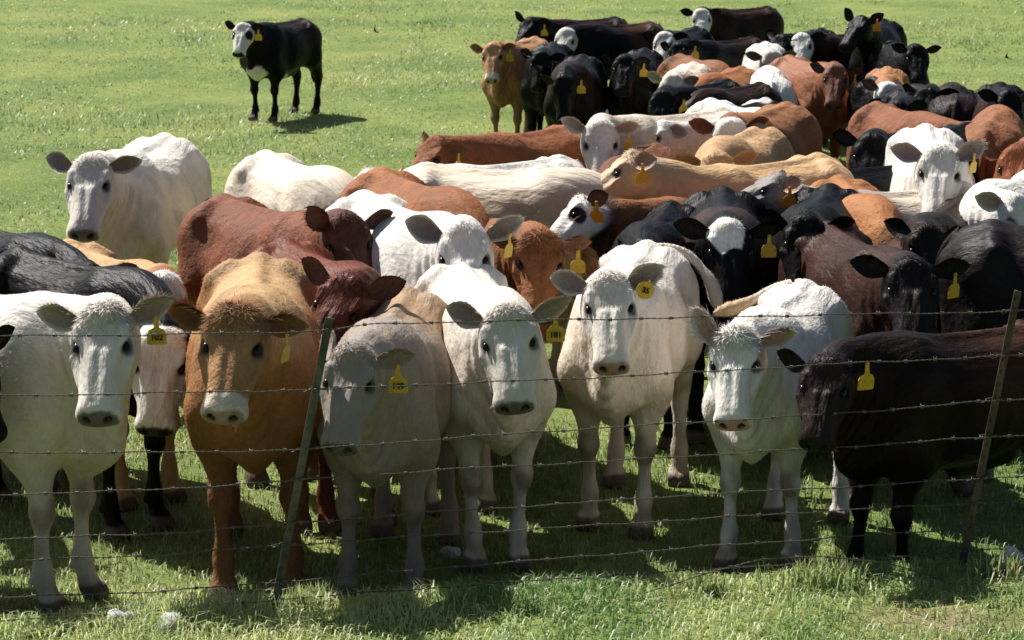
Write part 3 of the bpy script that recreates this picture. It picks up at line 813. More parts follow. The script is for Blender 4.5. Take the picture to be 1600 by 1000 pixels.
hgt *= 1 + 0.25 * np.exp(-((dF + 0.02) / 0.22) ** 2)                       # longer along the fence, out of the animals' reach
g1 = blades('grass', x, y, hgt, r.uniform(0.004, 0.0085, len(x)), 0.95, r, True, 1.45)  # last value brightens the blade colour so this strip reads as sunlit
x, y = scatter(r, 36000, 10.8, 14.5, 0.225, 0.05)
blades('grass', x, y, 0.050 * r.uniform(0.4, 1.5, len(x)), r.uniform(0.004, 0.009, len(x)), 0.7, r)
x, y = scatter(r, 170000, 13.5, 52.0, 0.225, 0.10)
ln = 0.036 * (1 + 0.45 * patch_noise(x, y, 1.6, 12) + 1.3 * np.clip(patch_noise(x, y * 0.6, 2.4, 31) - 0.75, 0, 1)) * r.uniform(0.6, 1.5, len(x))
blades('grass', x, y, np.maximum(ln, 0.012), 0.00042 * y * r.uniform(0.7, 1.5, len(x)) + 0.003, 0.9, r, False, 1.06)
# taller weeds and seed stalks at the fence line
def stalk_clump(u, v, n, h, spread, label, dry=False):
    c = at(u, v, 0.2); rr = np.random.default_rng(int(u * 7 + v))
    x = c[0] + rr.normal(0, spread, n); y = c[1] + rr.normal(0, spread * 0.6, n)
    o = blades('weed_clump', x, y, h * rr.uniform(0.6, 1.15, n), rr.uniform(0.006, 0.012, n), 0.4, rr, True, 1.25)
    del o['kind']
    o['label'] = label; o['category'] = 'weed'; o['group'] = 'weeds along the fence'
stalk_clump(1285, 940, 260, 0.14, 0.085, 'bushy lit green weed clump under the loose barbed wire')
stalk_clump(1100, 950, 120, 0.11, 0.045, 'small lit weed tuft where the loose wire rises')
stalk_clump(1560, 930, 130, 0.12, 0.07, 'tall grass tuft beside the weathered fence post')
stalk_clump(480, 968, 190, 0.13, 0.05, 'grass tuft growing round the foot of the green post')

#=====FENCE=====
M_WIRE = simple_mat('galvanised_barbed_wire', (0.14, 0.118, 0.10), 0.5, 0.5, 0.4)
def rust_post_material(name, c1, c2):
    m, n, l, b = new_mat(name)
    tc = N(n, 'ShaderNodeTexCoord'); mp = N(n, 'ShaderNodeMapping'); mp.inputs['Scale'].default_value = (18, 18, 4); l.new(tc.outputs['Object'], mp.inputs[0])
    nz = N(n, 'ShaderNodeTexNoise', i_Scale=1.0, i_Detail=6.0, i_Roughness=0.7); l.new(mp.outputs[0], nz.inputs['Vector'])
    rp = N(n, 'ShaderNodeValToRGB'); rp.color_ramp.elements[0].position = 0.42; rp.color_ramp.elements[1].position = 0.58
    rp.color_ramp.elements[0].color = (*c1, 1); rp.color_ramp.elements[1].color = (*c2, 1)
    l.new(nz.outputs[0], rp.inputs[0]); l.new(rp.outputs[0], b.inputs['Base Color'])
    b.inputs['Roughness'].default_value = 0.5; b.inputs['Metallic'].default_value = 0.25
    bp = N(n, 'ShaderNodeBump', i_Strength=0.3, i_Distance=0.003); l.new(nz.outputs[0], bp.inputs['Height']); l.new(bp.outputs[0], b.inputs['Normal'])
    return m
M_POST1 = rust_post_material('green_painted_steel', (0.040, 0.044, 0.036), (0.12, 0.108, 0.090))
M_POST2 = rust_post_material('rusty_weathered_steel', (0.040, 0.026, 0.020), (0.095, 0.070, 0.055))
def on_fence(u, v, off=0.0):
    d = pixel_ray(u, v); o = np.array([0, 0, CAM_H]); n3 = np.array([FNRM[0], FNRM[1], 0]); p0 = np.array([FP1[0] + FNRM[0] * off, FP1[1] + FNRM[1] * off, 0])
    return o + d * (((p0 - o) @ n3) / (d @ n3))
fence = bpy.data.objects.new('barbed_wire_fence', None); col.objects.link(fence); fence.location = (0.4, 10.45, 0.25)
fence['label'] = 'eight strand barbed wire fence on leaning steel posts before the herd'; fence['category'] = 'fence'
fence_off = np.array(fence.location)
def child(name, me, parent):
    o = bpy.data.objects.new(name, me); col.objects.link(o); o.parent = parent; return o
def t_post(top, base, mat):
    """rolled steel T post: flange towards the wires, web behind, studs down the face, clips at the wires"""
    b = bmesh.new(); ax = top - base; L = np.linalg.norm(ax); ax = ax / L
    fx = np.array([FDIR[0], FDIR[1], 0]); fx -= ax * (fx @ ax); fx /= np.linalg.norm(fx); fy = np.cross(ax, fx)
    sec = [(-0.0165, 0.0), (0.0165, 0.0), (0.0165, 0.005), (0.004, 0.006), (0.0035, 0.034), (-0.0035, 0.034), (-0.004, 0.006), (-0.0165, 0.005)]
    rings = []
    for t in (-0.30, L):
        rings.append([b.verts.new(base - fence_off + ax * t + fx * p + fy * q) for p, q in sec])
    for k in range(8): b.faces.new((rings[0][k], rings[0][(k + 1) % 8], rings[1][(k + 1) % 8], rings[1][k]))
    b.faces.new(rings[0][::-1]); b.faces.new(rings[1])
    k = 0.06
    while k < L - 0.03:
        c = base - fence_off + ax * k - fy * 0.002
        m = Matrix([[fx[0] * 0.010, fy[0] * 0.006, ax[0] * 0.016, c[0]], [fx[1] * 0.010, fy[1] * 0.006, ax[1] * 0.016, c[1]], [fx[2] * 0.010, fy[2] * 0.006, ax[2] * 0.016, c[2]], [0, 0, 0, 1]])
        bmesh.ops.create_cube(b, size=1.0, matrix=m); k += 0.054
    bmesh.ops.recalc_face_normals(b, faces=b.faces)
    me = bpy.data.meshes.new('post'); b.to_mesh(me); b.free(); me.materials.append(mat)
    return child('post', me, fence)
def post_from(pt, pb):
    base = on_fence(*pb, 0.012); top = on_fence(*pt, 0.012)
    base = base + (top - base) * 0.0
    return top, base
T1, B1 = post_from((515, 497), (429, 950)); T2, B2 = post_from((1591, 455), (1503, 885))
posts = [t_post(T1, B1, M_POST1), t_post(T2, B2, M_POST2)]
for k, (bx_, m) in enumerate(((FP1 - FDIR * 3.1, M_POST2), (FP2 + FDIR * 3.0, M_POST1))):
    b0 = np.array([bx_[0], bx_[1], 0.24]); posts.append(t_post(b0 + np.array([0.14, 0.02, 1.22]), b0, m))
WIRES = [[(0, 525), (250, 523), (512, 517), (560, 507), (750, 502), (1080, 496), (1330, 491), (1582, 487), (1600, 485)],
         [(0, 619), (250, 614), (492, 609), (660, 601), (890, 592), (1080, 582), (1330, 567), (1566, 557), (1600, 554)],
         [(0, 707), (250, 707), (473, 703), (660, 688), (880, 672), (1080, 660), (1330, 645), (1549, 626), (1600, 624)],
         [(0, 773), (250, 765), (464, 750), (738, 731), (960, 720), (1084, 712), (1350, 696), (1540, 683), (1600, 680)],
         [(0, 842), (250, 834), (451, 818), (650, 802), (960, 782), (1084, 773), (1350, 759), (1527, 748), (1600, 743)],
         [(0, 877), (250, 867), (444, 852), (694, 835), (960, 819), (1084, 811), (1350, 795), (1516, 787), (1600, 783)],
         [(0, 934), (250, 924), (431, 910), (738, 883), (960, 866), (1084, 855), (1350, 837), (1509, 825), (1600, 822)],
         [(0, 971), (250, 955), (427, 937), (738, 914), (960, 899), (1084, 891), (1350, 873), (1505, 861), (1600, 857)]]
def wire_mesh(path, off, seed, barbs=True):
    """two twisted strands with four-point barbs"""
    rr = np.random.default_rng(seed); path = np.array(path)
    d = np.r_[0, np.cumsum(np.linalg.norm(np.diff(path, axis=0), axis=1))]
    n = int(d[-1] / 0.010); t = np.linspace(0, d[-1], n)
    c = np.stack([np.interp(t, d, path[:, k]) for k in range(3)], 1)
    ker = np.exp(-0.5 * (np.arange(-20, 21) / 8.0) ** 2); ker /= ker.sum()
    for k in range(3):
        ext = np.r_[np.full(20, c[0, k]) + (np.arange(-20, 0)) * (c[1, k] - c[0, k]), c[:, k], np.full(20, c[-1, k]) + np.arange(1, 21) * (c[-1, k] - c[-2, k])]
        c[:, k] = np.convolve(ext, ker, 'valid')
    c[:, 2] += 0.0022 * np.sin(t * 9 + seed) + 0.0015 * np.sin(t * 23 + seed * 2)
    fx = np.array([FDIR[0], FDIR[1], 0]); fn = np.array([FNRM[0], FNRM[1], 0]); up = np.array([0, 0, 1.0])
    V, F = [], []; base = 0
    for ph in (0, math.pi):
        an = t / 0.055 * 2 * math.pi + ph
        s = c + (np.cos(an)[:, None] * fn + np.sin(an)[:, None] * up) * 0.0019
        ring = np.stack([s + (math.cos(q) * fn + math.sin(q) * up) * 0.0018 for q in (0.5, 2.6, 4.7)], 1).reshape(-1, 3)
        i = np.arange(n - 1)[:, None] * 3
        for a, b_ in ((0, 1), (1, 2), (2, 0)): F.append(base + np.concatenate([i + a, i + b_, i + 3 + b_, i + 3 + a], 1))
        V.append(ring); base += len(ring)
    Tr = []
    if barbs:
        q = rr.uniform(0, 0.1)
        while q < d[-1]:
            p = np.array([np.interp(q, t, c[:, k]) for k in range(3)])
            for side in (-0.004, 0.004):
                a0 = rr.uniform(0, 6.28)
                for e in (0, math.pi):
                    dr = fn * math.cos(a0 + e) + up * math.sin(a0 + e) + fx * side * 60
                    sd = np.cross(dr, fx); sd /= np.linalg.norm(sd)
                    bq = p + fx * side
                    V.append(np.array([bq - fx * 0.0022, bq + fx * 0.0022, bq + sd * 0.0025, bq + dr * 0.0165])); 
                    Tr += [(base, base + 1, base + 3), (base + 1, base + 2, base + 3), (base + 2, base, base + 3)]; base += 4
                # the barb wire's coil round the strand
                rg = np.array([p + fx * (side + w_) + (math.cos(g_) * fn + math.sin(g_) * up) * 0.0066 for w_ in (-0.0035, 0.0035) for g_ in np.linspace(0, 5.24, 6)])
                V.append(rg); kk = np.arange(6)
                F.append(base + np.stack([kk, (kk + 1) % 6, 6 + (kk + 1) % 6, 6 + kk], 1)); base += 12
            q += rr.uniform(0.115, 0.15)
    return mesh_from('wire', np.concatenate(V) - off, np.array(Tr) if Tr else np.zeros((0, 3)), np.concatenate(F), M_WIRE)
clip_b = []
for k, w in enumerate(WIRES):
    p = [on_fence(u, v) for u, v in w]
    fx3 = np.array([FDIR[0], FDIR[1], 0])
    sl, sr = (p[0] - p[2]) / np.linalg.norm(p[0] - p[2]), (p[-1] - p[-2]) / np.linalg.norm(p[-1] - p[-2])
    left = np.array([FP1[0], FP1[1], 0]) - fx3 * 3.1; left = np.array([left[0] + 0.08, left[1], p[0][2] + 0.10 - 0.004 * k])
    right = np.array([FP2[0], FP2[1], 0]) + fx3 * 3.0; right = np.array([right[0] + 0.08, right[1], p[-1][2] + 0.03])
    child('wire', wire_mesh([left] + p + [right], fence_off, 40 + k), fence)
    for post, idx in ((posts[0], 2), (posts[1], 7)):
        c = p[idx] - fence_off; b = bmesh.new()
        pts = bez([c + fx3 * -0.05 + np.array([0, -0.006, -0.006]), c + fx3 * -0.024 + np.array([0, -0.009, 0.0]), c + fx3 * -0.022 + np.array([0, 0.03, 0.004]), c + fx3 * 0.022 + np.array([0, 0.03, 0.004]),
                   c + fx3 * 0.024 + np.array([0, -0.009, 0.002]), c + fx3 * 0.05 + np.array([0, -0.006, 0.008])], 18)
        tv, tf = tube(pts, [0.0022] * 18, 5); b.free()
        child('wire_clip', mesh_from('wire_clip', tv, np.zeros((0, 3)), tf, M_WIRE), post)
# a slack length of wire lying against the bank
lo = [(935, 952, 0.27), (960, 943, 0.28), (1010, 925, 0.31), (1100, 896, 0.37), (1190, 874, 0.41), (1260, 868, 0.42), (1330, 871, 0.41), (1400, 883, 0.37), (1480, 908, 0.28), (1510, 922, 0.26)]
lw = bpy.data.objects.new('loose_wire', wire_mesh([at(u, v, z) for u, v, z in lo], np.zeros(3), 77)); col.objects.link(lw)
lw['label'] = 'loose strand of barbed wire arching out of the grass'; lw['category'] = 'wire'

#=====STONES=====
M_STONE = simple_mat('pale_stone', (0.42, 0.41, 0.42), 0.85, 0.2)
def stone(u, v, w, d, h, label):
    rr = np.random.default_rng(int(u)); b = bmesh.new(); bmesh.ops.create_icosphere(b, subdivisions=3, radius=1.0)
    co = np.array([q.co[:] for q in b.verts]); nz = pnoise(co, 2.6, int(u)) * 0.24 + pnoise(co, 6, int(u) + 1) * 0.11
    for q, k in zip(b.verts, nz): q.co = Vector((q.co.x * w * (1 + k), q.co.y * d * (1 + k), q.co.z * h * (1 + k * 0.7)))
    me = bpy.data.meshes.new('stone'); b.to_mesh(me); b.free(); me.shade_smooth(); me.materials.append(M_STONE)
    p = at(u, v, 0.24); 
    for _ in range(4): p = at(u, v, float(ground_z(np.array(p[0]), np.array(p[1]))) + h * 0.4)
    o = bpy.data.objects.new('stone', me); col.objects.link(o); o.location = (p[0], p[1], p[2] - h * 0.2); o.rotation_euler = (0, 0, rr.uniform(0, 6))
    o['label'] = label; o['category'] = 'stone'
stone(265, 972, 0.075, 0.06, 0.05, 'fist sized pale grey stone in shaded grass beneath the lowest wire')
stone(186, 970, 0.06, 0.04, 0.05, 'flat grey stone beside the larger pale stone under the fence')
stone(705, 865, 0.05, 0.04, 0.035, 'low grey stone in the dark grass before the white cow tagged 181')
stone(1580, 878, 0.06, 0.05, 0.08, 'pale stone near the foot of the rusty leaning post')

#=====THE HERD=====
YT, OT = M_TAG, M_TAGO
def tg(side=1, txt='', yaw=0, kind='shield', mat=None, tilt=0): return (side, kind, txt, mat or YT, yaw, tilt)
DKEAR = (0.014, 0.011, 0.010); BREAR = (0.11, 0.055, 0.036); GYEAR = (0.23, 0.165, 0.140)
H = []
def A(label, u, v, h, look, hp, body, **k):
    d = dict(label=label, px=(u, v), h=h, look=look, hp=hp, body=body); d.update(k); H.append(d)
def dark(**k):
    d = dict(coat='sleek', nose=NOSEB, ear_in=DKEAR, lid=(0.01, 0.008, 0.008)); d.update(k); return d
def pale(**k):
    d = dict(coat='smooth', nose=NOSEG, ear_in=GYEAR, mud=0.8); d.update(k); return d
def brown(**k):
    d = dict(coat='curly', nose=(0.10, 0.055, 0.045), ear_in=BREAR, lid=(0.03, 0.015, 0.01)); d.update(k); return d
graze = dict(np=-78, hp=78)
HA0, HB0 = 34000, 13000

# --- along the fence
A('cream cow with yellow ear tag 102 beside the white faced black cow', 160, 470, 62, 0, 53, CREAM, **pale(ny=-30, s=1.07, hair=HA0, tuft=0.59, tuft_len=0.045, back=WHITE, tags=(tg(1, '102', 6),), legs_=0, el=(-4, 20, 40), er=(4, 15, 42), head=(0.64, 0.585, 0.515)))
A('black cow with white face held low beside cream cow 102', 187, 427, 45, 2, 66, BLACK, **dark(at='withers', hs=1.0, np=-43, face='white', hair=12000, s=1.0, mud=0.0, nose=(0.05, 0.04, 0.04), er=(20, 40, 30), el=(20, 40, 30)))
A('orange cow with shaggy fringe and pale muzzle behind the green post', 368, 474, 4, -4, 55, ORANGE, **brown(under=(0.20, 0.085, 0.034), s=1.07, hair=50000, tuft=1.1, tuft_len=0.06, mealy=(0.66, 0.55, 0.45), nose=(0.33, 0.22, 0.19), back=(0.52, 0.34, 0.17), tags=(tg(1, '', 70),), head=(0.36, 0.19, 0.085), el=(12, 8, 35), er=(14, 12, 35), ear=(0.33, 0.15, 0.05), hair_len=0.024, mess=0.5))  # under: shade on legs and belly put into the coat colour
A('taupe grey calf with ear tag 149 beside the green post', 550, 536, -6, -12, 55, TAUPE, **pale(s=0.96, np=-6, hair=HA0, quarter=(0.33, 0.215, 0.125), tags=(tg(1, '149', -4),), el=(2, 12, 40), er=(18, 60, 30), nose=(0.10, 0.085, 0.085), lid=(0.08, 0.06, 0.05), head=(0.26, 0.222, 0.192), legs=((0.03, 0.02), (0.0, -0.02), (0.05, 0.05), (-0.05, 0))))
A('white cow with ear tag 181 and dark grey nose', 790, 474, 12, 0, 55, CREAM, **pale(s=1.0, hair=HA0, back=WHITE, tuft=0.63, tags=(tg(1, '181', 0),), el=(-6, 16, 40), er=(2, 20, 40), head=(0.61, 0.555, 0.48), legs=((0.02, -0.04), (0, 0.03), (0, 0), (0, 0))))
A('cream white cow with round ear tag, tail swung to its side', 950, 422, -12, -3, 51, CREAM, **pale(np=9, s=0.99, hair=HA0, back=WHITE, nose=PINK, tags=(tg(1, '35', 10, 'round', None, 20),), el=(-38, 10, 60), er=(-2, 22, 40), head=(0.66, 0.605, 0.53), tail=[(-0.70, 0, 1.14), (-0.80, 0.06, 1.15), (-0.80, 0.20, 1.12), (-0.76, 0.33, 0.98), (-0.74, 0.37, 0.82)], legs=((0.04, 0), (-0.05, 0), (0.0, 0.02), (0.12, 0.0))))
A('white calf with pink inner ears and tan switch across its rump', 1148, 512, -20, -14, 53, (0.70, 0.66, 0.60), **pale(s=0.93, hair=HA0, np=-4, nose=PINK, ear_in=(0.40, 0.22, 0.17), tags=(tg(1, '', 80),), el=(6, 14, 36), er=(-26, 60, 10), tuft=0.72, tuft_len=0.045, switch=(0.42, 0.29, 0.17), tailc=(0.62, 0.53, 0.42), tail=[(-0.70, 0, 1.14), (-0.78, -0.07, 1.17), (-0.74, -0.24, 1.13), (-0.66, -0.38, 1.04), (-0.58, -0.54, 1.00)], legs=((-0.08, 0.03), (0.06, 0), (0, 0.06), (0.06, 0))))
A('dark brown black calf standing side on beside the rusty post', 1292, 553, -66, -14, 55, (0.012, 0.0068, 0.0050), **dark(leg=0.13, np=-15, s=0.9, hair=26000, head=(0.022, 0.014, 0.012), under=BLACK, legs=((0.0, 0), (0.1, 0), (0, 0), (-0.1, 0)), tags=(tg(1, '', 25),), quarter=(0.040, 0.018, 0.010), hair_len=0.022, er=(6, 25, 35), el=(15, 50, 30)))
A('black cow reaching its ear past the shoulder of cream cow 102', -58, 522, 78, 35, 55, BLACK, **dark(lod=1))

A('dun cow standing next to the black cow by the fence', -150, 400, 30, 5, 55, (0.30, 0.18, 0.10), **brown(lod=1))  # out of view, added mainly to shade the grass under the front row
A('cream cow at the herd edge next to the dun cow', -190, 330, 25, 0, 55, CREAM, **pale(lod=1))  # second out-of-view cow, likewise added for the shadow it casts
# --- second row
A('brown and white faced cow with chestnut ears behind the black cow', 258, 424, 34, 8, 55, TAN, **brown(s=0.95, face='white', ear=BROWN, ear_in=(0.15, 0.06, 0.035), eyepatch=(0.30, 0.20, 0.13), lod=0, hair=16000, nose=PINK, head=BROWN))
A('black cow mostly hidden in front of the large white cow', 140, 408, 40, 25, 55, BLACK, **dark(np=-24, lod=1))
A('large white cow with grey ears standing at the herd edge by open pasture', 140, 239, -10, -3, 53, CREAM, **pale(s=1.06, lod=0, hair=22000, back=WHITE, head=(0.58, 0.53, 0.47), ear_in=(0.13, 0.09, 0.08), nose=(0.16, 0.12, 0.115), er=(2, 18, 40), el=(4, 16, 40), hp_=0))
A('russet cow seen from its rump, dark red head with raised ear', 538, 330, 37, 16, 52, (0.19, 0.062, 0.028), **brown(np=6, lod=0, hair=20000, head=DRED, ear=DRED, tags=(tg(1, '', 5),), er=(-55, 20, 30), el=(0, 14, 40)))
A('dark red cow with muzzle low over the orange cow', 548, 424, 26, -22, 50, RED, **brown(lod=0, hair=16000, coat='sleek', head=(0.10, 0.030, 0.018), ear=DRED, el=(-20, 25, 30), er=(-2, 14, 40), roll=-14))
A('long bodied white cow with dark eared head turned to the fence', 724, 343, 27, 2, 53, WHITE, **pale(s=1.08, lod=0, hair=22000, mud=0.3, head=(0.62, 0.58, 0.54), ear=(0.60, 0.56, 0.52), ear_in=(0.12, 0.085, 0.075), tags=(tg(1, '', 60),), el=(-14, 14, 40), er=(-2, 12, 40), es=1.1))
A('fox red cow with shaggy forehead, head between two white cows', 845, 360, 40, 1, 57, (0.27, 0.105, 0.036), **brown(lod=0, hair=26000, tuft=1.48, tuft_len=0.05, tags=(tg(1, '', 10),), el=(4, 14, 38), er=(10, 14, 38), hair_len=0.024))
A('black cow behind the round tagged cow, yellow tag on its ear', 1018, 390, -12, 12, 59, BLACK, **dark(er=(20, 75, 30), np=-22, lod=0, hair=9000, tags=(tg(1, '512', 10, 'shield', None, 15),), el=(-8, 25, 40), s=0.95))
A('black cow with white forehead patch and black nose', 1140, 341, -4, -3, 55, BLACK, **dark(tuft=0.1, lod=0, hair=12000, face='blaze', shoulder=(0.04, 0.022, 0.018), tags=(tg(1, '', 0),), er=(4, 14, 40), el=(-8, 14, 40), es=1.05))
A('black cow looking out beside the white forehead cow', 1262, 333, -14, -4, 55, BLACK, **dark(lod=0, hair=12000, tags=(tg(1, '', 30),), el=(4, 14, 40)))
A('dark cow with brown body and wide black ears behind the white calf', 1425, 400, 12, -4, 53, (0.045, 0.020, 0.014), **dark(lod=0, hair=22000, head=(0.016, 0.012, 0.011), tags=(tg(1, '', 40),), el=(6, 16, 40), er=(-2, 12, 40), es=1.05))
A('black cow with drooping ears behind the dark brown cow', 1452, 348, -24, 0, 55, (0.020, 0.014, 0.012), **dark(lod=0, s=0.92, hair=12000, el=(10, 18, 50), er=(14, 18, 50), quarter=DBROWN))
A('black cow turned away behind the rusty post', 1565, 354, 62, 75, 45, (0.016, 0.012, 0.012), **dark(lod=0, at='hip', s=1.08, hair=9000))

# --- third row
A('cream cow with rounded back and head down behind the russet cow', 420, 243, 28, 62, 78, CREAM, **pale(np=-78, at='hip', lod=1, hair=14000, s=1.05, mud=0.4))
A('curly orange brown back between the white cows', 655, 297, 25, 40, 78, (0.27, 0.098, 0.034), **brown(s=1.1, np=-78, at='back', lod=1, hair=16000))
A('white cow standing side on with its head to the open pasture', 577, 261, -54, -70, 40, WHITE, **pale(np=-20, s=0.96, lod=1, hair=14000, coat='curly', mud=0.3))
A('red brown cow looking away behind the side on white cow', 684, 210, -40, -50, 45, BROWN, **brown(np=-10, s=0.95, lod=1, hair=9000, tags=(tg(1, '', 60),)))
A('beige cow whose smooth flank crosses under the tan cow', 790, 274, 70, 84, 78, BEIGE, **pale(np=-78, s=1.02, at='back', lod=1, hair=14000, back=CREAM, mud=0.2))
A('tan cow with head in profile resting over the herd', 990, 232, -50, -84, 33, BEIGE, **pale(s=1.02, np=4, lod=0, hair=20000, back=TAN, head=(0.50, 0.36, 0.23), tags=(tg(1, '', 5),), el=(6, 30, 35), mud=0.2, nose=(0.3, 0.2, 0.17)))
A('brown cow with white striped dark face tipped sideways', 905, 303, -52, -62, 40, (0.25, 0.092, 0.034), **brown(s=0.95, np=-8, lod=0, hair=14000, head=(0.035, 0.016, 0.012), face='white', eyepatch=(0.030, 0.016, 0.013), roll=22, nose=(0.2, 0.11, 0.09), tags=(tg(1, '', -20, 'shield', OT),), ear=(0.03, 0.016, 0.012)))
A('grey faced cow in profile above the white forehead cow', 1222, 268, -60, -80, 24, CREAM, **pale(s=0.94, np=2, lod=0, hair=14000, head=(0.22, 0.195, 0.18), shoulder=(0.30, 0.26, 0.23), ear=(0.40, 0.33, 0.28), ear_in=(0.36, 0.22, 0.17), tags=(tg(1, '', 0, 'shield', OT),), el=(-14, 30, 40), mud=0.2))
A('orange cow with dark face lowered among black cows', 1355, 312, 4, 24, 74, (0.34, 0.14, 0.05), **brown(np=-55, s=0.98, at='withers', lod=1, hair=12000, head=(0.07, 0.03, 0.02)))
A('black cow with head down behind the orange cow', 1345, 270, -60, -98, 78, BLACK, **dark(np=-78, at='back', lod=1, s=0.95))
A('bright white cow with grey ears and black nose above the black cows', 1470, 226, -6, -6, 53, WHITE, **pale(s=1.08, lod=0, hair=20000, nose=NOSEB, ear=(0.55, 0.5, 0.45), head=(0.62, 0.58, 0.52), tags=(tg(1, '', 50),), er=(-2, 14, 40), el=(-22, 20, 50), mud=0.2))
A('white calf with pink ear peeking past the black cow', 1592, 300, -34, 35, 57, WHITE, **pale(lod=1, hair=9000, np=-8, ear_in=(0.40, 0.24, 0.19), nose=PINK, mud=0.2))
A('sleek chestnut cow standing beside the bright white cow', 1592, 224, -22, -12, 53, (0.22, 0.07, 0.03), **brown(lod=1, coat='sleek', hair=6000))
A('tan faced cow with rounded ears peeping over the tan back', 1120, 236, -20, 0, 57, (0.50, 0.31, 0.16), **brown(np=-16, lod=1, hair=9000, tags=(tg(-1, '', 0, 'round'),), er=(-6, 14, 42), el=(-4, 14, 42), ear_in=(0.22, 0.10, 0.05)))
A('white faced cow with chestnut ears and brown body', 1140, 183, -26, -3, 55, (0.26, 0.11, 0.045), **brown(face='white', lod=1, hair=9000, ear=BROWN, ear_in=(0.14, 0.055, 0.03), head=BROWN, tags=(tg(1, '', 0),), nose=PINK))
A('grey white cow with cream curly body below the black cow', 938, 186, -52, 4, 57, CREAM, **pale(lod=1, coat='curly', hair=9000, tags=(tg(1, '', 50),), head=(0.62, 0.57, 0.52), el=(0, 16, 42), er=(-12, 16, 30), mud=0.1))
A('curly white cow turned away behind the cream curly cow', 1036, 185, -34, -70, 45, WHITE, **pale(lod=1, s=0.95, np=-12, coat='curly', mud=0.1))
A('dark brown rump below the grey white cow', 1022, 230, -20, -36, 78, (0.15, 0.055, 0.026), **brown(np=-78, at='hip', s=0.9, lod=2))
A('curly white cow with brown patched face', 1238, 180, 22, 24, 55, WHITE, **pale(lod=1, s=0.92, np=-12, coat='curly', head=(0.22, 0.085, 0.045), face='strip', mud=0.1))
A('black calf looking left over the tan rump', 1366, 206, -42, -16, 53, BLACK, **dark(np=6, lod=1, s=0.98, tags=(tg(1, '', 30),)))
A('chestnut cow heading right with orange ear tag', 1440, 180, 18, 55, 45, (0.21, 0.075, 0.032), **brown(lod=2, s=0.92, at='withers', np=-24, tags=(tg(1, '', 20, 'shield', OT),)))
A('orange brown rump beside the chestnut cow with orange tag', 1545, 194, 165, -60, 78, (0.24, 0.095, 0.04), **brown(np=-78, at='hip', lod=2))

# --- far side of the herd
FS = 0.88
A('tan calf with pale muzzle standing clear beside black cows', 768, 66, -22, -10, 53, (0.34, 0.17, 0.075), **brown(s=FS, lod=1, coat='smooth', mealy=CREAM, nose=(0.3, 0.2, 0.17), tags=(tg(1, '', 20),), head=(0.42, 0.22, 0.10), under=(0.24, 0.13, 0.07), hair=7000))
A('black calf peering between the tan calf and big black cow', 846, 78, -6, -4, 55, BLACK, **dark(s=FS, lod=1))
A('big black cow with lowered head and yellow tag', 878, 116, -10, -6, 66, BLACK, **dark(s=FS, np=-18, lod=1, tags=(tg(1, '', 0),), shoulder=DBROWN))
A('black cow with raised head and yellow tag beside the big black cow', 976, 84, -12, -10, 53, BLACK, **dark(s=FS, lod=1, tags=(tg(1, '', 0),)))
A('black cow with brown tinged back behind the tan calf', 828, 25, -52, -34, 50, BLACK, **dark(s=FS, lod=2, back=DBROWN, tags=(tg(1, '', 0),), er=(-40, 20, 30)))
A('black cow with brown rump and white face turned left', 885, 42, -56, -14, 55, BLACK, **dark(s=FS, np=-14, lod=2, face='white', quarter=(0.06, 0.028, 0.016)))
A('black cow with white face beside the brown rumped cow', 1036, 48, -20, -10, 55, BLACK, **dark(s=FS, lod=2, face='white'))
A('dark brown cow with white face standing tallest at the back', 1095, 12, -52, -6, 53, DBROWN, **dark(s=FS, lod=2, face='white', under=BLACK))
A('black cow with yellow tag in front of the white faced cows', 1058, 64, -44, -22, 55, BLACK, **dark(s=FS, lod=2, tags=(tg(1, '', 10),), quarter=DBROWN))
A('plain brown back in front of the black tagged cow', 1092, 98, 20, 52, 78, (0.20, 0.078, 0.033), **brown(np=-78, at='back', s=FS, lod=2))
A('curly orange back beside the white rump', 1132, 118, -25, -62, 78, (0.30, 0.115, 0.042), **brown(np=-78, at='back', s=FS, lod=2))
A('cream headed cow just behind the lowered black head', 1052, 113, -14, -8, 55, CREAM, **pale(s=FS, lod=2, np=-6, mud=0.1))
A('black cow with lowered head and large yellow tag amid brown backs', 1036, 139, -34, -12, 57, BLACK, **dark(s=FS, lod=1, tags=(tg(1, '', 5),)))
A('dark brown back of a grazing cow below the orange back', 1142, 143, -38, -76, 78, DBROWN, **dark(np=-78, at='back', s=FS, lod=2))
A('blackish brown back with pale patch beside the curly white cow', 1160, 170, -30, -62, 78, DBROWN, **dark(np=-78, at='back', s=FS, lod=2, patch=((-0.45, -0.1, 1.15, 0.22, WHITE),)))
A('white cow with grey face and dark ears in the far row', 1206, 78, -4, 2, 55, WHITE, **pale(s=FS, lod=1, head=(0.42, 0.38, 0.36), ear_in=(0.06, 0.045, 0.04), ear=(0.2, 0.17, 0.16), mud=0.1, tags=(tg(1, '', 30),)))
A('white rump of a calf facing away', 1205, 122, 176, 176, 55, WHITE, **pale(np=-60, s=FS, at='hip', lod=2, mud=0.1))
A('chestnut cow with dark face standing in the far row', 1306, 98, 16, -4, 53, (0.23, 0.085, 0.035), **brown(s=0.92, lod=1, coat='smooth', head=(0.14, 0.05, 0.025), ear=(0.07, 0.03, 0.02), ear_in=(0.03, 0.015, 0.012), tags=(tg(1, '', 60),)))
A('dark brown cow with white face looking past the chestnut cow', 1251, 50, -50, -8, 55, DBROWN, **dark(s=FS, lod=2, face='white'))
A('black cow half hidden behind the dark brown white faced cow', 1222, 52, -24, -30, 50, BLACK, **dark(s=FS, lod=2, np=-8))
A('black cow with head raised and orange tag above the herd', 1347, 22, -14, -34, 34, BLACK, **dark(s=0.96, np=8, lod=1, er=(-45, 20, 30), el=(-30, 25, 30), tags=(tg(1, '', 0, 'shield', OT),)))
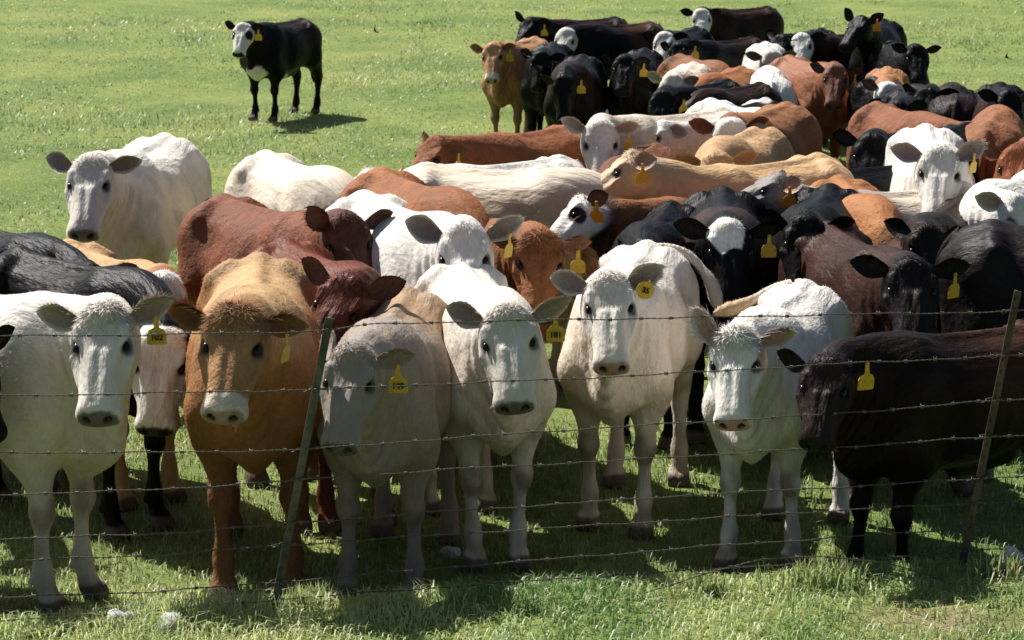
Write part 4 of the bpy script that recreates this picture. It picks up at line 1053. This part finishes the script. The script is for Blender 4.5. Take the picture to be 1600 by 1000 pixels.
A('black cow facing the fence behind the orange white faced cow', 1432, 68, 4, 0, 53, BLACK, **dark(np=8, s=FS, lod=1, er=(-14, 18, 40)))
A('orange cow with white forehead behind a black head', 1390, 128, -10, -2, 59, (0.33, 0.14, 0.05), **brown(s=FS, lod=1, coat='smooth', face='white', head=(0.30, 0.12, 0.045), ear=(0.12, 0.05, 0.025), np=-8))
A('black cow nosing left past the white forehead', 1402, 154, -12, -18, 51, BLACK, **dark(np=-4, s=FS, lod=1))
A('black calf with head turned beside the black rump', 1448, 134, 22, -20, 53, BLACK, **dark(np=0, s=FS, lod=2))
A('brown black rump of a cow facing the open pasture', 1492, 150, 172, 172, 55, (0.022, 0.014, 0.012), **dark(np=-40, s=FS, at='hip', lod=2))
A('black cow with dark brown shoulder beyond the brown black rump', 1578, 138, -10, -2, 53, BLACK, **dark(np=8, s=0.92, lod=1, shoulder=DBROWN, er=(6, 12, 40)))
# --- alone in the pasture
A('black calf with white face and chest standing alone in the pasture', 378, 34, -28, -12, 53, BLACK, **dark(w=1.04, leg=0.05, s=0.88, lod=1, face='white', eyepatch=(0.012, 0.011, 0.012), tags=(tg(1, '', 10),), quarter=(0.03, 0.016, 0.012), patch=((0.66, 0, 0.58, 0.13, WHITE), (0.0, 0, 0.5, 0.10, WHITE)), er=(0, 14, 40), cat='calf', name='calf', group='cattle outside the herd'))

for i, sp in enumerate(H): build_animal(i, sp)

#=====BIRDS over the pasture=====
M_BIRD = simple_mat('dark_feathers', (0.015, 0.015, 0.018), 0.6, 0.3)
def bird(u, v, dist, tilt, label):
    d = pixel_ray(u, v); p = np.array([0, 0, CAM_H]) + d * dist / d[1]
    V = [(0, .075, 0), (.014, .02, 0), (.012, -.05, 0), (0, -.07, .002), (-.012, -.05, 0), (-.014, .02, 0), (0, .02, .016), (0, .02, -.016), (0, -.04, .012), (0, -.04, -.012),
         (.07, .035, .035), (.15, -.02, .055), (.07, -.01, .032), (-.07, .035, .035), (-.15, -.02, .055), (-.07, -.01, .032), (.03, -.13, 0), (-.03, -.13, 0), (0, -.10, 0)]
    F = [(0, 1, 6), (0, 6, 5), (0, 7, 1), (0, 5, 7), (1, 2, 8, 6), (6, 8, 4, 5), (1, 7, 9, 2), (5, 4, 9, 7), (2, 3, 8), (3, 4, 8), (2, 9, 3), (3, 9, 4),
         (1, 10, 12, 2), (10, 11, 12), (5, 4, 15, 13), (13, 15, 14), (2, 16, 18, 3), (3, 18, 17, 4)]
    me = bpy.data.meshes.new('bird'); me.from_pydata(V, [], F); me.materials.append(M_BIRD)
    o = bpy.data.objects.new('bird', me); col.objects.link(o); o.location = p; o.rotation_euler = (0.3, tilt, 1.2); o.scale = (0.45, 0.45, 0.45)
    o['label'] = label; o['category'] = 'bird'; o['group'] = 'small birds flying low over the pasture'
bird(586, 49, 28.0, 0.9, 'small dark bird flying low near the lone calf')
bird(1573, 90, 26.0, 0.5, 'small dark bird flying low over grass beyond the herd')
